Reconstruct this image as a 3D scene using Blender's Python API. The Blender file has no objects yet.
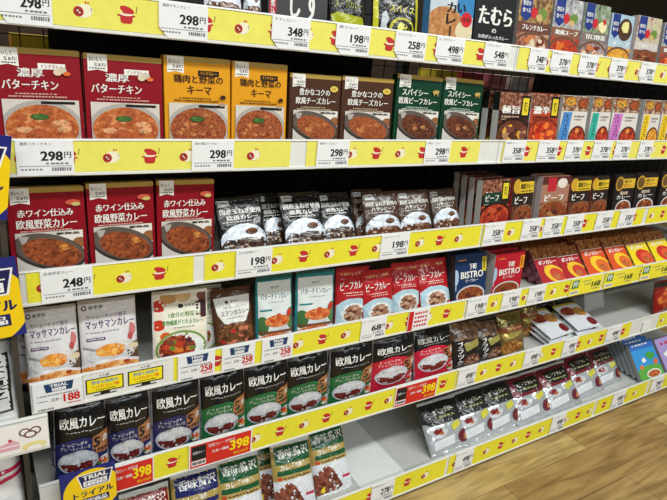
import bpy, bmesh, math, random
from mathutils import Vector, Matrix, noise as mnoise

# ---------------------------------------------------------------- camera, light, exposure
SC = bpy.context.scene
COL = SC.collection
CAM_F, YAW, PITCH, ROLL = 573.2, 0.5814, 0.3387, 0.1005
CAM_P = Vector((-0.0484, -1.1145, 1.3215))

def cam_axes():
    f = Vector((math.sin(YAW)*math.cos(PITCH), math.cos(YAW)*math.cos(PITCH), -math.sin(PITCH)))
    r = Vector((math.cos(YAW), -math.sin(YAW), 0)); u = r.cross(f)
    return r*math.cos(ROLL)+u*math.sin(ROLL), -r*math.sin(ROLL)+u*math.cos(ROLL), f
RT, UP, FW = cam_axes()
cd = bpy.data.cameras.new('camera'); cam = bpy.data.objects.new('camera', cd); COL.objects.link(cam)
cd.sensor_width = 36; cd.sensor_fit = 'HORIZONTAL'; cd.lens = CAM_F/667*36; cd.clip_start = .02
mw = Matrix((RT, UP, -FW)).transposed().to_4x4(); mw.translation = CAM_P; cam.matrix_world = mw
SC.camera = cam
SC.view_settings.view_transform = 'Standard'; SC.view_settings.look = 'None'
SC.view_settings.exposure = 0.0; SC.view_settings.gamma = 1.0; SC.view_settings.use_curve_mapping = False

W_ = bpy.data.worlds.new('store_ambient'); SC.world = W_; W_.use_nodes = True
W_.node_tree.nodes['Background'].inputs[0].default_value = (.96, 1, .99, 1)
W_.node_tree.nodes['Background'].inputs[1].default_value = .16

def area(name, loc, size, sy, power, rot=(0, 0, 0), col=(.95, 1, .99)):
    l = bpy.data.lights.new(name, 'AREA'); l.shape = 'RECTANGLE'; l.size = size; l.size_y = sy
    l.energy = power; l.color = col
    o = bpy.data.objects.new(name, l); o.location = loc; o.rotation_euler = rot; COL.objects.link(o); return o
area('ceiling_lamp_near', (1.2, -1.5, 2.9), 5.5, .25, 104)
area('ceiling_lamp_far', (1.2, -3.2, 2.9), 5.5, .25, 100)
area('ceiling_lamp_behind', (1.2, 2.0, 2.9), 5.5, .25, 55)

def unproj(px, py, y0=0., lean=0., z0=0.):
    """world point where the sight line of a photo pixel meets the plane through (y0, z0) leaning back"""
    d = RT*((px-333.5)/CAM_F) - UP*((py-250)/CAM_F) + FW
    n = Vector((0, math.cos(lean), -math.sin(lean)))
    return CAM_P + d*((Vector((0, y0, z0))-CAM_P).dot(n)/d.dot(n))

# ---------------------------------------------------------------- materials
def lin(c):
    return tuple(((x/255)/12.92 if x/255 <= .04045 else ((x/255+.055)/1.055)**2.4) for x in c)+(1,)
MATS = {}
FIN = {'card': (.42, 0, .0), 'paper': (.55, 0, 0), 'film': (.2, .55, .25), 'matte': (.8, 0, 0), 'plastic': (.3, 0, 0), 'metal': (.4, .05, 0), 'foil': (.2, 1.0, .55)}
def M(c, fin='card'):
    key = (c, fin)
    if key in MATS: return MATS[key]
    m = bpy.data.materials.new('%s_%d_%d_%d' % ((fin,)+tuple(c))); m.use_nodes = True
    nt = m.node_tree; b = nt.nodes['Principled BSDF']
    ro, bump, met = FIN[fin]
    tc = nt.nodes.new('ShaderNodeTexCoord'); nz = nt.nodes.new('ShaderNodeTexNoise')
    nz.inputs['Scale'].default_value = 30 if fin in ('film', 'foil') else 55; nz.inputs['Detail'].default_value = 3
    nt.links.new(tc.outputs['Object'], nz.inputs['Vector'])
    hs = nt.nodes.new('ShaderNodeHueSaturation'); hs.inputs['Color'].default_value = lin(c)
    mr = nt.nodes.new('ShaderNodeMapRange'); mr.inputs[3].default_value = .92; mr.inputs[4].default_value = 1.08
    nt.links.new(nz.outputs[0], mr.inputs[0]); nt.links.new(mr.outputs[0], hs.inputs['Value'])
    nt.links.new(hs.outputs[0], b.inputs['Base Color'])
    b.inputs['Roughness'].default_value = ro
    b.inputs['Specular IOR Level'].default_value = .28 if fin in ('card', 'paper') else .38 if fin == 'film' else .5
    if met: b.inputs['Metallic'].default_value = met if fin == 'foil' else 0
    if fin in ('film', 'foil'): b.inputs['Coat Weight'].default_value = .3; b.inputs['Coat Roughness'].default_value = .08
    if bump:
        n2 = nt.nodes.new('ShaderNodeTexNoise'); n2.inputs['Scale'].default_value = 38 if fin != 'foil' else 30
        n2.inputs['Detail'].default_value = 2; n2.inputs['Distortion'].default_value = 1.2
        nt.links.new(tc.outputs['Object'], n2.inputs['Vector'])
        bp = nt.nodes.new('ShaderNodeBump'); bp.inputs['Strength'].default_value = bump; bp.inputs['Distance'].default_value = .006
        nt.links.new(n2.outputs[0], bp.inputs['Height']); nt.links.new(bp.outputs[0], b.inputs['Normal'])
    MATS[key] = m; return m
def food(c1, c2, c3, scale=130, fin='card'):
    """mottled printed food: three colours spread by noise"""
    key = (c1, c2, c3, scale, fin)
    if key in MATS: return MATS[key]
    m = bpy.data.materials.new('printed_food'); m.use_nodes = True
    nt = m.node_tree; b = nt.nodes['Principled BSDF']; tc = nt.nodes.new('ShaderNodeTexCoord')
    nz = nt.nodes.new('ShaderNodeTexNoise'); nz.inputs['Scale'].default_value = scale; nz.inputs['Detail'].default_value = 4; nz.inputs['Roughness'].default_value = .65
    cr = nt.nodes.new('ShaderNodeValToRGB'); e = cr.color_ramp.elements
    e[0].position = .36; e[0].color = lin(c1); e[1].position = .66; e[1].color = lin(c3)
    k = e.new(.5); k.color = lin(c2)
    nt.links.new(tc.outputs['Object'], nz.inputs['Vector']); nt.links.new(nz.outputs[0], cr.inputs[0]); nt.links.new(cr.outputs[0], b.inputs['Base Color'])
    b.inputs['Roughness'].default_value = .4 if fin == 'card' else .22
    if fin != 'card': b.inputs['Coat Weight'].default_value = .5; b.inputs['Coat Roughness'].default_value = .12
    MATS[key] = m; return m
def clear_film():
    if 'clear' in MATS: return MATS['clear']
    m = bpy.data.materials.new('clear_film'); m.use_nodes = True; nt = m.node_tree; b = nt.nodes['Principled BSDF']
    b.inputs['Base Color'].default_value = (.8, .82, .82, 1); b.inputs['Roughness'].default_value = .15; b.inputs['Alpha'].default_value = .3
    tc = nt.nodes.new('ShaderNodeTexCoord'); n2 = nt.nodes.new('ShaderNodeTexNoise'); n2.inputs['Scale'].default_value = 30
    bp = nt.nodes.new('ShaderNodeBump'); bp.inputs['Strength'].default_value = .5; bp.inputs['Distance'].default_value = .006
    nt.links.new(tc.outputs['Object'], n2.inputs['Vector']); nt.links.new(n2.outputs[0], bp.inputs['Height']); nt.links.new(bp.outputs[0], b.inputs['Normal'])
    MATS['clear'] = m; return m
def split_side(zc):
    m = bpy.data.materials.new('two_tone_side'); m.use_nodes = True; nt = m.node_tree; b = nt.nodes['Principled BSDF']
    tc = nt.nodes.new('ShaderNodeTexCoord'); sx = nt.nodes.new('ShaderNodeSeparateXYZ'); gt = nt.nodes.new('ShaderNodeMath'); gt.operation = 'GREATER_THAN'; gt.inputs[1].default_value = zc
    mx = nt.nodes.new('ShaderNodeMix'); mx.data_type = 'RGBA'; mx.inputs[6].default_value = lin((226, 226, 222)); mx.inputs[7].default_value = lin((36, 40, 38))
    nt.links.new(tc.outputs['Object'], sx.inputs[0]); nt.links.new(sx.outputs[2], gt.inputs[0]); nt.links.new(gt.outputs[0], mx.inputs[0]); nt.links.new(mx.outputs[2], b.inputs['Base Color'])
    b.inputs['Roughness'].default_value = .45; return m
WHITE, CREAM, BLACK, GOLD = (240, 238, 232), (250, 240, 215), (22, 21, 22), (176, 146, 72)

# ---------------------------------------------------------------- objects
def link_mesh(name, verts, faces, mats, midx=None, parent=None, smooth=False):
    me = bpy.data.meshes.new(name); me.from_pydata(verts, [], faces)
    for m in mats: me.materials.append(m)
    if midx: me.polygons.foreach_set('material_index', midx)
    if smooth: me.polygons.foreach_set('use_smooth', [True]*len(faces))
    me.update(); return put(name, me, parent)
def put(name, me, parent=None):
    o = bpy.data.objects.new(name, me); COL.objects.link(o)
    if parent: o.parent = parent
    return o
def thing(name, label, cat, loc=(0, 0, 0), rot=(0, 0, 0), group=None):
    o = bpy.data.objects.new(name, None); COL.objects.link(o); o.empty_display_size = .02
    o.location = loc; o.rotation_euler = rot; o['label'] = label; o['category'] = cat
    if group: o['group'] = group
    return o
def bm_box(bm, x0, x1, y0, y1, z0, z1, bevel=0):
    r = bmesh.ops.create_cube(bm, size=1); vs = r['verts']
    for v in vs: v.co = Vector((x0+(v.co.x+.5)*(x1-x0), y0+(v.co.y+.5)*(y1-y0), z0+(v.co.z+.5)*(z1-z0)))
    if bevel:
        es = list({e for v in vs for e in v.link_edges})
        bmesh.ops.bevel(bm, geom=es, offset=bevel, segments=2, affect='EDGES', profile=.6)
def bm_obj(name, bm, mat, parent=None, smooth=False):
    me = bpy.data.meshes.new(name); bm.normal_update(); bm.to_mesh(me); bm.free(); me.materials.append(mat)
    return put(name, me, parent)
def box_obj(name, dims, mat, parent=None, bevel=0):
    bm = bmesh.new(); bm_box(bm, *dims, bevel=bevel); return bm_obj(name, bm, mat, parent)

# ---------------------------------------------------------------- printed artwork engine
TXT = {}
def text_mesh(s, bold):
    """outline letters as flat polygons, normalised to a 1 x 1 box"""
    k = (s, bold)
    if k in TXT: return TXT[k]
    cu = bpy.data.curves.new('lettering', 'FONT'); cu.body = s; cu.resolution_u = 2; cu.offset = .016 if (bold and s.isascii()) else (.004 if bold else 0)
    o = bpy.data.objects.new('lettering', cu); COL.objects.link(o)
    dg = bpy.context.evaluated_depsgraph_get()
    me = bpy.data.meshes.new_from_object(o.evaluated_get(dg))
    vs = [(v.co.x, v.co.y) for v in me.vertices]; fs = [tuple(p.vertices) for p in me.polygons]
    bpy.data.objects.remove(o); bpy.data.curves.remove(cu); bpy.data.meshes.remove(me)
    xs = [v[0] for v in vs] or [0, 1]; ys = [v[1] for v in vs] or [0, 1]
    if s == 'ー': ys = [min(ys)-.35, max(ys)+.35]
    w = max(max(xs)-min(xs), 1e-4); h = max(max(ys)-min(ys), 1e-4)
    TXT[k] = ([((x-min(xs))/w, (y-min(ys))/h) for x, y in vs], fs); return TXT[k]

# every shape is (verts in u,t with t from the top, faces, material, part, clip)
def R(u0, t0, u1, t1, m, part='dec', clip=None): return [([(u0, t0), (u1, t0), (u1, t1), (u0, t1)], [(0, 1, 2, 3)], m, part, clip)]
def Pg(pts, m, part='dec', clip=None): return [(list(pts), [tuple(range(len(pts)))], m, part, clip)]
def El(cu, ct, ru, rt, m, part='dec', clip=None, n=26, rot=0, asp=1.0):
    c, s = math.cos(rot), math.sin(rot); pts = []
    for i in range(n):
        a = 2*math.pi*i/n; x, y = ru*math.cos(a), rt*math.sin(a)
        pts.append((cu+x*c-y*s/asp, ct+x*s*asp+y*c))
    return Pg(pts, m, part, clip)
def T(s, u0, t0, u1, t1, m, bold=1, part='txt', slant=0., clip=None):
    vs, fs = text_mesh(s, bold); cw = (u1-u0)/max(1, len(s)); o = []
    for dx, dt in {0: [(0, 0)], 1: [(-.022, 0), (.022, 0)], 2: [(-.05, 0), (0, .0), (.05, 0)]}[bold]:
        o.append(([(u0+x*(u1-u0)+dx*cw, t1-y*(t1-t0)+slant*x+dt*(t1-t0)) for x, y in vs], fs, m, part, clip))
    return o
def V(s, u0, t0, u1, t1, m, bold=1, part='txt'):
    o = []; h = (t1-t0)/len(s)
    for i, ch in enumerate(s):
        if ch == 'ー': o += R((u0+u1)/2-(u1-u0)*.09, t0+h*i, (u0+u1)/2+(u1-u0)*.09, t0+h*(i+.9), m, part)
        else: o += T(ch, u0, t0+h*i, u1, t0+h*(i+.88), m, bold, part)
    return o
def Ln(u0, t, u1, h, m, part='fine', n=9, seed=1):
    """a line of print too small to read"""
    rd = random.Random(seed); o = []; x = u0; st = (u1-u0)/n
    for i in range(n): o += R(x, t, x+st*rd.uniform(.55, .9), t+h, m, part); x += st
    return o
def blob(cu, ct, ru, rt, m, part, rd, clip=None):
    pts = []; k = rd.randint(7, 9); a0 = rd.random()*6
    for i in range(k):
        a = a0+2*math.pi*i/k; q = rd.uniform(.7, 1.15); pts.append((cu+ru*q*math.cos(a), ct+rt*q*math.sin(a)))
    return Pg(pts, m, part, clip)
def dish(cu, ct, ru, rt, rim, fd, cols=(), n=10, seed=1, part='pic', clip=None, cs=.2, rot=0, rice=None):
    rd = random.Random(seed)
    o = El(cu, ct, ru, rt, rim, part, clip, rot=rot) + El(cu, ct+rt*.04, ru*.9, rt*.88, fd, part, clip, rot=rot)
    if rice: o += El(cu+ru*.05, ct-rt*.3, ru*.74, rt*.5, rice, part, clip, rot=rot)
    for i in range(n):
        a = rd.random()*6.28; q = rd.random()**.5*.62
        o += blob(cu+ru*q*math.cos(a), ct+rt*q*math.sin(a), ru*cs*rd.uniform(.6, 1.2), rt*cs*rd.uniform(.6, 1.2), rd.choice(cols), part, rd, clip)
    return o

class Flat:
    def __init__(s, W, H): s.W, s.H, s.us, s.vs = W, H, (), ()
    def at(s, x, z, off): return (x-s.W/2, -off, z)
class Sheet:
    """front of a filled pouch, sampled on a grid so printing lies on it"""
    def __init__(s, W, H, fn, nu=18, nv=24):
        s.W, s.H, s.nu, s.nv = W, H, nu, nv
        s.us = [W*i/nu for i in range(1, nu)]; s.vs = [H*j/nv for j in range(1, nv)]
        s.g = [[Vector(fn(i/nu, j/nv)) for j in range(nv+1)] for i in range(nu+1)]
        s.n = [[None]*(nv+1) for _ in range(nu+1)]
        for i in range(nu+1):
            for j in range(nv+1):
                a = s.g[min(i+1, nu)][j]-s.g[max(i-1, 0)][j]; b = s.g[i][min(j+1, nv)]-s.g[i][max(j-1, 0)]
                n = a.cross(b); n = n.normalized() if n.length > 1e-12 else Vector((0, -1, 0))
                if n.y > 0: n = -n
                s.n[i][j] = (n+Vector((0, -.7, 0))).normalized()
    def at(s, x, z, off):
        fi = min(max(x/s.W*s.nu, 0), s.nu-1e-6); fj = min(max(z/s.H*s.nv, 0), s.nv-1e-6)
        i, j = int(fi), int(fj); a, b = fi-i, fj-j
        def L(q): return q[i][j]*(1-a)*(1-b)+q[i+1][j]*a*(1-b)+q[i][j+1]*(1-a)*b+q[i+1][j+1]*a*b
        return tuple(L(s.g)+L(s.n)*off)

def lay(ops, surf, step=.00005, base=.0003):
    if surf.us: base = .0006
    """prints a list of shapes on a surface; returns part -> (verts, faces, mats, idx)"""
    out = {}; W, H = surf.W, surf.H
    for k, (vs, fs, m, part, clip) in enumerate(ops):
        bm = bmesh.new()
        bv = [bm.verts.new((u*W, 0, (1-t)*H)) for u, t in vs]
        for f in fs:
            try: bm.faces.new([bv[i] for i in f])
            except ValueError: pass
        c = clip or (0, 0, 1, 1)
        xs = [u*W for u, t in vs]; zs = [(1-t)*H for u, t in vs]
        for co, no, hit in (((c[0]*W, 0, 0), (-1, 0, 0), min(xs) < c[0]*W-1e-7), ((c[2]*W, 0, 0), (1, 0, 0), max(xs) > c[2]*W+1e-7),
                            ((0, 0, (1-c[1])*H), (0, 0, 1), max(zs) > (1-c[1])*H+1e-7), ((0, 0, (1-c[3])*H), (0, 0, -1), min(zs) < (1-c[3])*H-1e-7)):
            if hit: bmesh.ops.bisect_plane(bm, geom=bm.verts[:]+bm.edges[:]+bm.faces[:], plane_co=co, plane_no=no, clear_outer=True)
        for x in surf.us:
            if min(xs) < x < max(xs): bmesh.ops.bisect_plane(bm, geom=bm.verts[:]+bm.edges[:]+bm.faces[:], plane_co=(x, 0, 0), plane_no=(1, 0, 0))
        for z in surf.vs:
            if min(zs) < z < max(zs): bmesh.ops.bisect_plane(bm, geom=bm.verts[:]+bm.edges[:]+bm.faces[:], plane_co=(0, 0, z), plane_no=(0, 0, 1))
        V0, F0, MM, MI = out.setdefault(part, ([], [], [], []))
        if m not in MM: MM.append(m)
        mi = MM.index(m); n0 = len(V0); off = base+step*k
        bm.verts.index_update()
        V0.extend(surf.at(v.co.x, v.co.z, off) for v in bm.verts)
        for f in bm.faces: F0.append(tuple(n0+v.index for v in f.verts)); MI.append(mi)
        bm.free()
    return out
PART = {'pic': 'dish_picture', 'txt': 'title_lettering', 'tab': 'brand_tab', 'pat': 'count_patch', 'flag': 'side_label', 'disc': 'yellow_disc', 'num': 'price_lettering', 'nam': 'name_lettering', 'pill': 'flavour_tag', 'head': 'header_panel', 'scr': 'screen_print', 'fine': 'small_print'}

def to_mesh(name, vs, fs, mats, mi, smooth=False):
    me = bpy.data.meshes.new(name); me.from_pydata(vs, [], fs)
    for m in mats: me.materials.append(m)
    me.polygons.foreach_set('material_index', mi)
    if smooth: me.polygons.foreach_set('use_smooth', [True]*len(fs))
    me.update(); return me
class Design:
    """one kind of pack: body shape + printing, its meshes shared by every copy"""
    def __init__(s, name, cat, kind, W, H, Tk, base, ops, fin='card', side=None, back=None, seal=None, seed=1, lid=None):
        s.name, s.cat, s.kind, s.W, s.H, s.T = name, cat, kind, W, H, Tk
        s.base, s.ops, s.fin, s.side, s.seal, s.seed, s.lid, s.back = base, ops, fin, side, seal, seed, lid, back
        s.meshes = None
    def build(s):
        W, H, Tk = s.W, s.H, s.T; out = []
        if s.kind == 'carton':
            surf = Flat(W, H); bm = bmesh.new(); bm_box(bm, -W/2, W/2, 0, Tk, 0, H, bevel=.0012)
            bm.verts.index_update(); bm.normal_update()
            vs = [tuple(v.co) for v in bm.verts]; fs = [tuple(v.index for v in f.verts) for f in bm.faces]
            mats = [s.base, s.side or s.base, s.lid or s.base]
            mi = [1 if abs(f.normal.x) > .8 else (2 if f.normal.z > .8 else 0) for f in bm.faces]; bm.free(); sm = False
        else:
            rs = s.seed*7.13
            def th(u, v):
                sd = max(0, 1-abs(2*u-1)**2.6)**.6
                if s.kind == 'stand': ve = min(1, .55+v*2.2) if v < .2 else max(0, 1-((v-.2)/.72)**1.7)
                else: ve = max(0, math.sin(math.pi*min(1, max(0, (v-.05)/.9))))**.55
                return sd*ve
            def mk(sg):
                def fn(u, v):
                    x = (u-.5)*W*(1+.012*mnoise.noise((rs, v*5, u*2))); z = v*H
                    d = th(u, v); w = mnoise.noise((u*6+rs, v*7, sg*3))*.0026+mnoise.noise((u*11+rs, v*12, sg*3))*.0016*(1 if s.kind == 'stand' else 2.4)
                    return (x, Tk/2+sg*(d*Tk/2)+w*(.3+d)*1.0, z+.0015*mnoise.noise((u*4, rs, 1))*(1 if v > .9 else 0))
                return fn
            surf = Sheet(W, H, mk(-1)); nu, nv = surf.nu, surf.nv; bk = Sheet(W, H, mk(1))
            vs, fs = [], []
            for i in range(nu+1):
                for j in range(nv+1): vs.append(tuple(surf.g[i][j]))
            nb = len(vs)
            for i in range(nu+1):
                for j in range(nv+1):
                    p = bk.g[i][j]
                    if i in (0, nu) or j == nv: p = surf.g[i][j]+Vector((0, .0008, 0))
                    vs.append(tuple(p))
            q = lambda i, j, o=0: o+i*(nv+1)+j
            for i in range(nu):
                for j in range(nv):
                    fs.append((q(i, j), q(i+1, j), q(i+1, j+1), q(i, j+1))); fs.append((q(i, j, nb), q(i, j+1, nb), q(i+1, j+1, nb), q(i+1, j, nb)))
                fs.append((q(i, 0), q(i, 0, nb), q(i+1, 0, nb), q(i+1, 0))); fs.append((q(i, nv), q(i+1, nv), q(i+1, nv, nb), q(i, nv, nb)))
            for j in range(nv):
                fs.append((q(0, j), q(0, j+1), q(0, j+1, nb), q(0, j, nb))); fs.append((q(nu, j), q(nu, j, nb), q(nu, j+1, nb), q(nu, j+1)))
            mats = [s.base, s.back or s.base]; mi = []
            for f in fs: mi.append(1 if all(k >= nb for k in f) else 0)
            sm = True
        parts = lay(s.ops, surf)
        dec = parts.pop('dec', None)
        bn = {'carton': 'carton_body'}.get(s.kind, 'pouch_body')
        if dec:
            n0, m0 = len(vs), len(mats); vs = vs+dec[0]; fs = fs+[tuple(k+n0 for k in f) for f in dec[1]]
            mats = mats+dec[2]; mi = mi+[m0+k for k in dec[3]]
        out.append((bn, to_mesh(bn, vs, fs, mats, mi, sm)))
        for p, (v, f, mm, ii) in parts.items():
            if f: out.append((PART[p], to_mesh(PART[p], v, f, mm, ii, sm)))
        if s.kind == 'carton':      # tuck flap folded over the top edge
            bm = bmesh.new(); bm_box(bm, -W/2+.002, W/2-.002, .001, Tk-.002, H, H+.0012, bevel=.0004)
            me = bpy.data.meshes.new('top_flap'); bm.to_mesh(me); bm.free(); me.materials.append(s.lid or s.base); out.append(('top_flap', me))
        else:                       # crimped heat seal along the top
            n = 9; vv, ff = [], []
            z0, z1 = H*.945, H
            for j in range(n):
                z = z0+(z1-z0)*j/(n-1)
                for x in range(surf.nu+1):
                    p = surf.at(W*x/surf.nu, z, .0011+(.0007 if j % 2 else 0)); vv.append(p)
            for j in range(n-1):
                for x in range(surf.nu): a = j*(surf.nu+1)+x; ff.append((a, a+1, a+surf.nu+2, a+surf.nu+1))
            me = to_mesh('top_seal', vv, ff, [s.seal or s.base], [0]*len(ff), False); out.append(('top_seal', me))
        s.meshes = out
    def inst(s, label, loc, rot, scale=(1, 1, 1), group=None):
        if not s.meshes: s.build()
        o = thing(s.name, label, s.cat, loc, rot, group); o.scale = scale
        for n, me in s.meshes: put(n, me, o)
        return o

# ---------------------------------------------------------------- the shelf run
ZB = dict(A=1.3061, B=1.0561, C=.8069, D=.5681, E=.3092, F=.02)      # underside of each price rail
RH = dict(A=.066, B=.067, C=.072, D=.071, E=.079, F=.084)            # rail height
YF = dict(A=0, B=0, C=0, D=0, E=0, F=-.0595)                          # rail front
ZS = {r: ZB[r]+.033 for r in ZB}; ZS['F'] = .062
DEPTH = .46

# floor: wood-look vinyl planks
fm = bpy.data.materials.new('wood_plank_floor'); fm.use_nodes = True; nt = fm.node_tree; b = nt.nodes['Principled BSDF']
tc = nt.nodes.new('ShaderNodeTexCoord'); br = nt.nodes.new('ShaderNodeTexBrick')
br.inputs['Scale'].default_value = 1; br.inputs['Brick Width'].default_value = .9; br.inputs['Row Height'].default_value = .16; br.inputs['Mortar Size'].default_value = .0012
br.inputs['Color1'].default_value = lin((200, 172, 112)); br.inputs['Color2'].default_value = lin((172, 138, 84)); br.inputs['Mortar'].default_value = lin((120, 92, 56))
mp = nt.nodes.new('ShaderNodeMapping'); mp.inputs['Scale'].default_value = (3, 26, 1)
nz = nt.nodes.new('ShaderNodeTexNoise'); nz.inputs['Scale'].default_value = 1.6; nz.inputs['Detail'].default_value = 6; nz.inputs['Distortion'].default_value = .6
mx = nt.nodes.new('ShaderNodeMix'); mx.data_type = 'RGBA'; mx.blend_type = 'MULTIPLY'; mx.inputs[0].default_value = .8
cr = nt.nodes.new('ShaderNodeValToRGB'); cr.color_ramp.elements[0].position = .3; cr.color_ramp.elements[0].color = (.34, .27, .2, 1); cr.color_ramp.elements[1].position = .62; cr.color_ramp.elements[1].color = (1, 1, 1, 1)
nt.links.new(tc.outputs['Object'], br.inputs['Vector']); nt.links.new(tc.outputs['Object'], mp.inputs[0]); nt.links.new(mp.outputs[0], nz.inputs['Vector'])
nt.links.new(nz.outputs[0], cr.inputs[0]); nt.links.new(br.outputs[0], mx.inputs[6]); nt.links.new(cr.outputs[0], mx.inputs[7]); nt.links.new(mx.outputs[2], b.inputs['Base Color'])
b.inputs['Roughness'].default_value = .38
fl = link_mesh('floor', [(-6, -6, 0), (22, -6, 0), (22, 3.4, 0), (-6, 3.4, 0)], [(0, 1, 2, 3)], [fm]); fl['kind'] = 'structure'
wl = box_obj('wall_back', (-6, 22, 3.4, 3.5, 0, 4.5), M((62, 44, 30), 'matte')); wl['kind'] = 'structure'

SHELF = M((196, 196, 190), 'plastic'); RAIL = M((232, 232, 228), 'plastic'); DARK = M((30, 27, 26), 'matte'); WIRE = M((26, 24, 24), 'metal'); PANEL = M((96, 94, 88), 'plastic')
def shelf_board(x0, x1, zs, yf, depth, name='shelf', parent=None):
    bm = bmesh.new()
    bm_box(bm, x0, x1, yf+.012, depth, zs-.006, zs)                        # deck
    for fx in (x0, x1-.012): bm_box(bm, fx, fx+.012, yf+.03, depth, zs-.03, zs-.006)   # side flanges
    bm_box(bm, x0, x1, depth-.012, depth, zs-.03, zs-.006)
    for k in range(3): bm_box(bm, x0+.04, x1-.04, .12+.11*k, .13+.11*k, zs-.02, zs-.006)
    return bm_obj(name, bm, SHELF, parent)
def price_rail(x0, x1, row, parent, zb=None, h=None, yf=None):
    zb = ZB[row] if zb is None else zb; h = RH[row] if h is None else h; y = YF[row] if yf is None else yf
    prof = [(y+.012, zb), (y+.001, zb), (y, zb+.001), (y, zb+.0055), (y+.003, zb+.0065), (y+.003, zb+h-.004), (y, zb+h-.003), (y+.001, zb+h), (y+.006, zb+h), (y+.008, zb+h-.005), (y+.008, zb+.034), (y+.012, zb+.03)]
    n = len(prof); vs = [(x0, a, c) for a, c in prof]+[(x1, a, c) for a, c in prof]
    fs = [(k, n+k, n+(k+1) % n, (k+1) % n) for k in range(n)]+[tuple(range(n)), tuple(range(2*n-1, n-1, -1))]
    return link_mesh('price_rail', vs, fs, [RAIL], None, parent)
def wire_grid(x0, x1, z0, z1, y, parent):
    bm = bmesh.new(); w = .0013
    k = x0+.02
    while k < x1: bm_box(bm, k-w, k+w, y-w, y+w, z0, z1); k += .05
    k = z0+.01
    while k < z1: bm_box(bm, x0, x1, y-w*2, y-w*.5, k-w, k+w); k += .05
    return bm_obj('wire_back', bm, WIRE, parent)
def shelving(x0, x1, label, rows='ABCDEF', left_post=True):
    t = thing('shelving_unit', label, 'shelf unit', (x0, 0, 0), (0, 0, 0), None)
    off = lambda o: setattr(o, 'location', (-x0, 0, 0)) or o
    g = .0015
    for r in rows:
        s = off(shelf_board(x0+g, x1-g, ZS[r], YF[r], DEPTH, 'shelf', t))
        rl = price_rail(x0+g, x1-g, r, s); rl.location = (0, 0, 0)
    off(wire_grid(x0, x1, .62, 1.5, DEPTH+.012, t))
    off(box_obj('back_panel', (x0, x1, DEPTH+.002, DEPTH+.01, .05, .62), PANEL, t))
    off(box_obj('gap_shade_panel', (x0, x1, DEPTH+.016, DEPTH+.02, .62, 1.13), DARK, t))  # added dark sheet: blocks light from behind, stands in for shade in the gaps
    if x0 < 2: off(box_obj('gap_shade_panel', (.13 if x0 < 1 else 1.86, x1-.13 if x0 < 1 else x1, DEPTH+.016, DEPTH+.02, 1.13, 1.5), DARK, t))
    else: off(box_obj('gap_shade_panel', (x0, x1, DEPTH+.016, DEPTH+.02, 1.13, 1.5), DARK, t))
    off(box_obj('plinth', (x0+.001, x1-.001, -.03, DEPTH, 0, .02), M((215, 210, 200), 'plastic'), t))
    if left_post: off(box_obj('upright', (x0+.002, x0+.03, DEPTH+.021, DEPTH+.06, 0, 1.56), M((60, 56, 52), 'metal'), t))
    off(box_obj('top_beam', (x0+.03, x1-.002, DEPTH+.021, DEPTH+.05, 1.50, 1.54), M((60, 54, 48), 'metal'), t))
    return t
shelving(0, 1.2, 'white shelving unit in the middle holding the red, yellow, brown and green curry cartons')
shelving(1.2, 2.1, 'white shelving unit right of the middle one, with the thin cartons and red slanted packs')
shelving(2.1, 3.0, 'white shelving unit cut off by the right edge of the photo')

def sheet(label, x0, x1, y0, y1, z):
    t = thing('shelf_sheet', label, 'plastic sheet', ((x0+x1)/2, y0, z)); w = (x1-x0)/2
    box_obj('sheet_board', (-w, w, 0, y1-y0, .0002, .002), M((232, 234, 230), 'plastic'), t)
    box_obj('folded_lip', (-w, w, 0, .002, .002, .007), M((232, 234, 230), 'plastic'), t)
sheet('white plastic sheet on the empty part of the lowest shelf', .86, 1.03, -.03, .40, ZS['F'])
sheet('white plastic sheet on the empty part of the fifth shelf beside the flat silver packs', 1.99, 2.095, .02, .44, ZS['E'])
# left neighbour: its shelves stand at other heights
lu = thing('shelving_unit', 'white shelving unit at the left edge with pastel pastry print on its rail', 'shelf unit', (-.9, 0, 0))
for z in (.585, .33):
    s = shelf_board(-.9, -.024, z, -.1, DEPTH, 'shelf', lu); s.location = (.9, 0, 0)
    r_ = price_rail(-.9, .022, 'E', s, zb=z-.03, h=.076, yf=-.1)
q = box_obj('side_panel', (-.022, -.012, -.02, DEPTH, .02, .98), M((64, 58, 52), 'metal'), lu); q.location = (.9, 0, 0)
q = box_obj('back_panel', (-.9, -.022, DEPTH+.002, DEPTH+.01, .05, .9), PANEL, lu); q.location = (.9, 0, 0)

# ---------------------------------------------------------------- printed strips in the rails
PY, PR, PW, PB, PG = M((238, 228, 58), 'paper'), M((196, 48, 52), 'paper'), M((244, 238, 210), 'paper'), M((150, 50, 44), 'paper'), M((120, 110, 60), 'paper')
def pot(cu, ct, a, s=1.):
    w, h = .0155*s/a[0], .0155*s/a[1]
    return (Pg([(cu-w*.75, ct-h*.05), (cu+w*.7, ct-h*.05), (cu+w*.62, ct+h*.75), (cu+w*.4, ct+h*.95), (cu-w*.45, ct+h*.95), (cu-w*.68, ct+h*.75)], PR)
        + R(cu-w*1.0, ct+h*.02, cu-w*.7, ct+h*.2, PR)+R(cu+w*.66, ct+h*.02, cu+w*.92, ct+h*.2, PR)
        + El(cu-w*.02, ct-h*.06, w*.72, h*.2, PW)+El(cu+w*.05, ct-h*.5, w*.8, h*.36, PR, rot=.3, asp=a[0]/a[1])+El(cu+w*.02, ct-h*.2, w*.5, h*.12, PR)
        + Pg([(cu+w*1.0, ct-h*.2), (cu+w*1.08, ct-h*.2), (cu+w*1.2, ct-h*.95), (cu+w*1.1, ct-h*.95)], PG))
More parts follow.
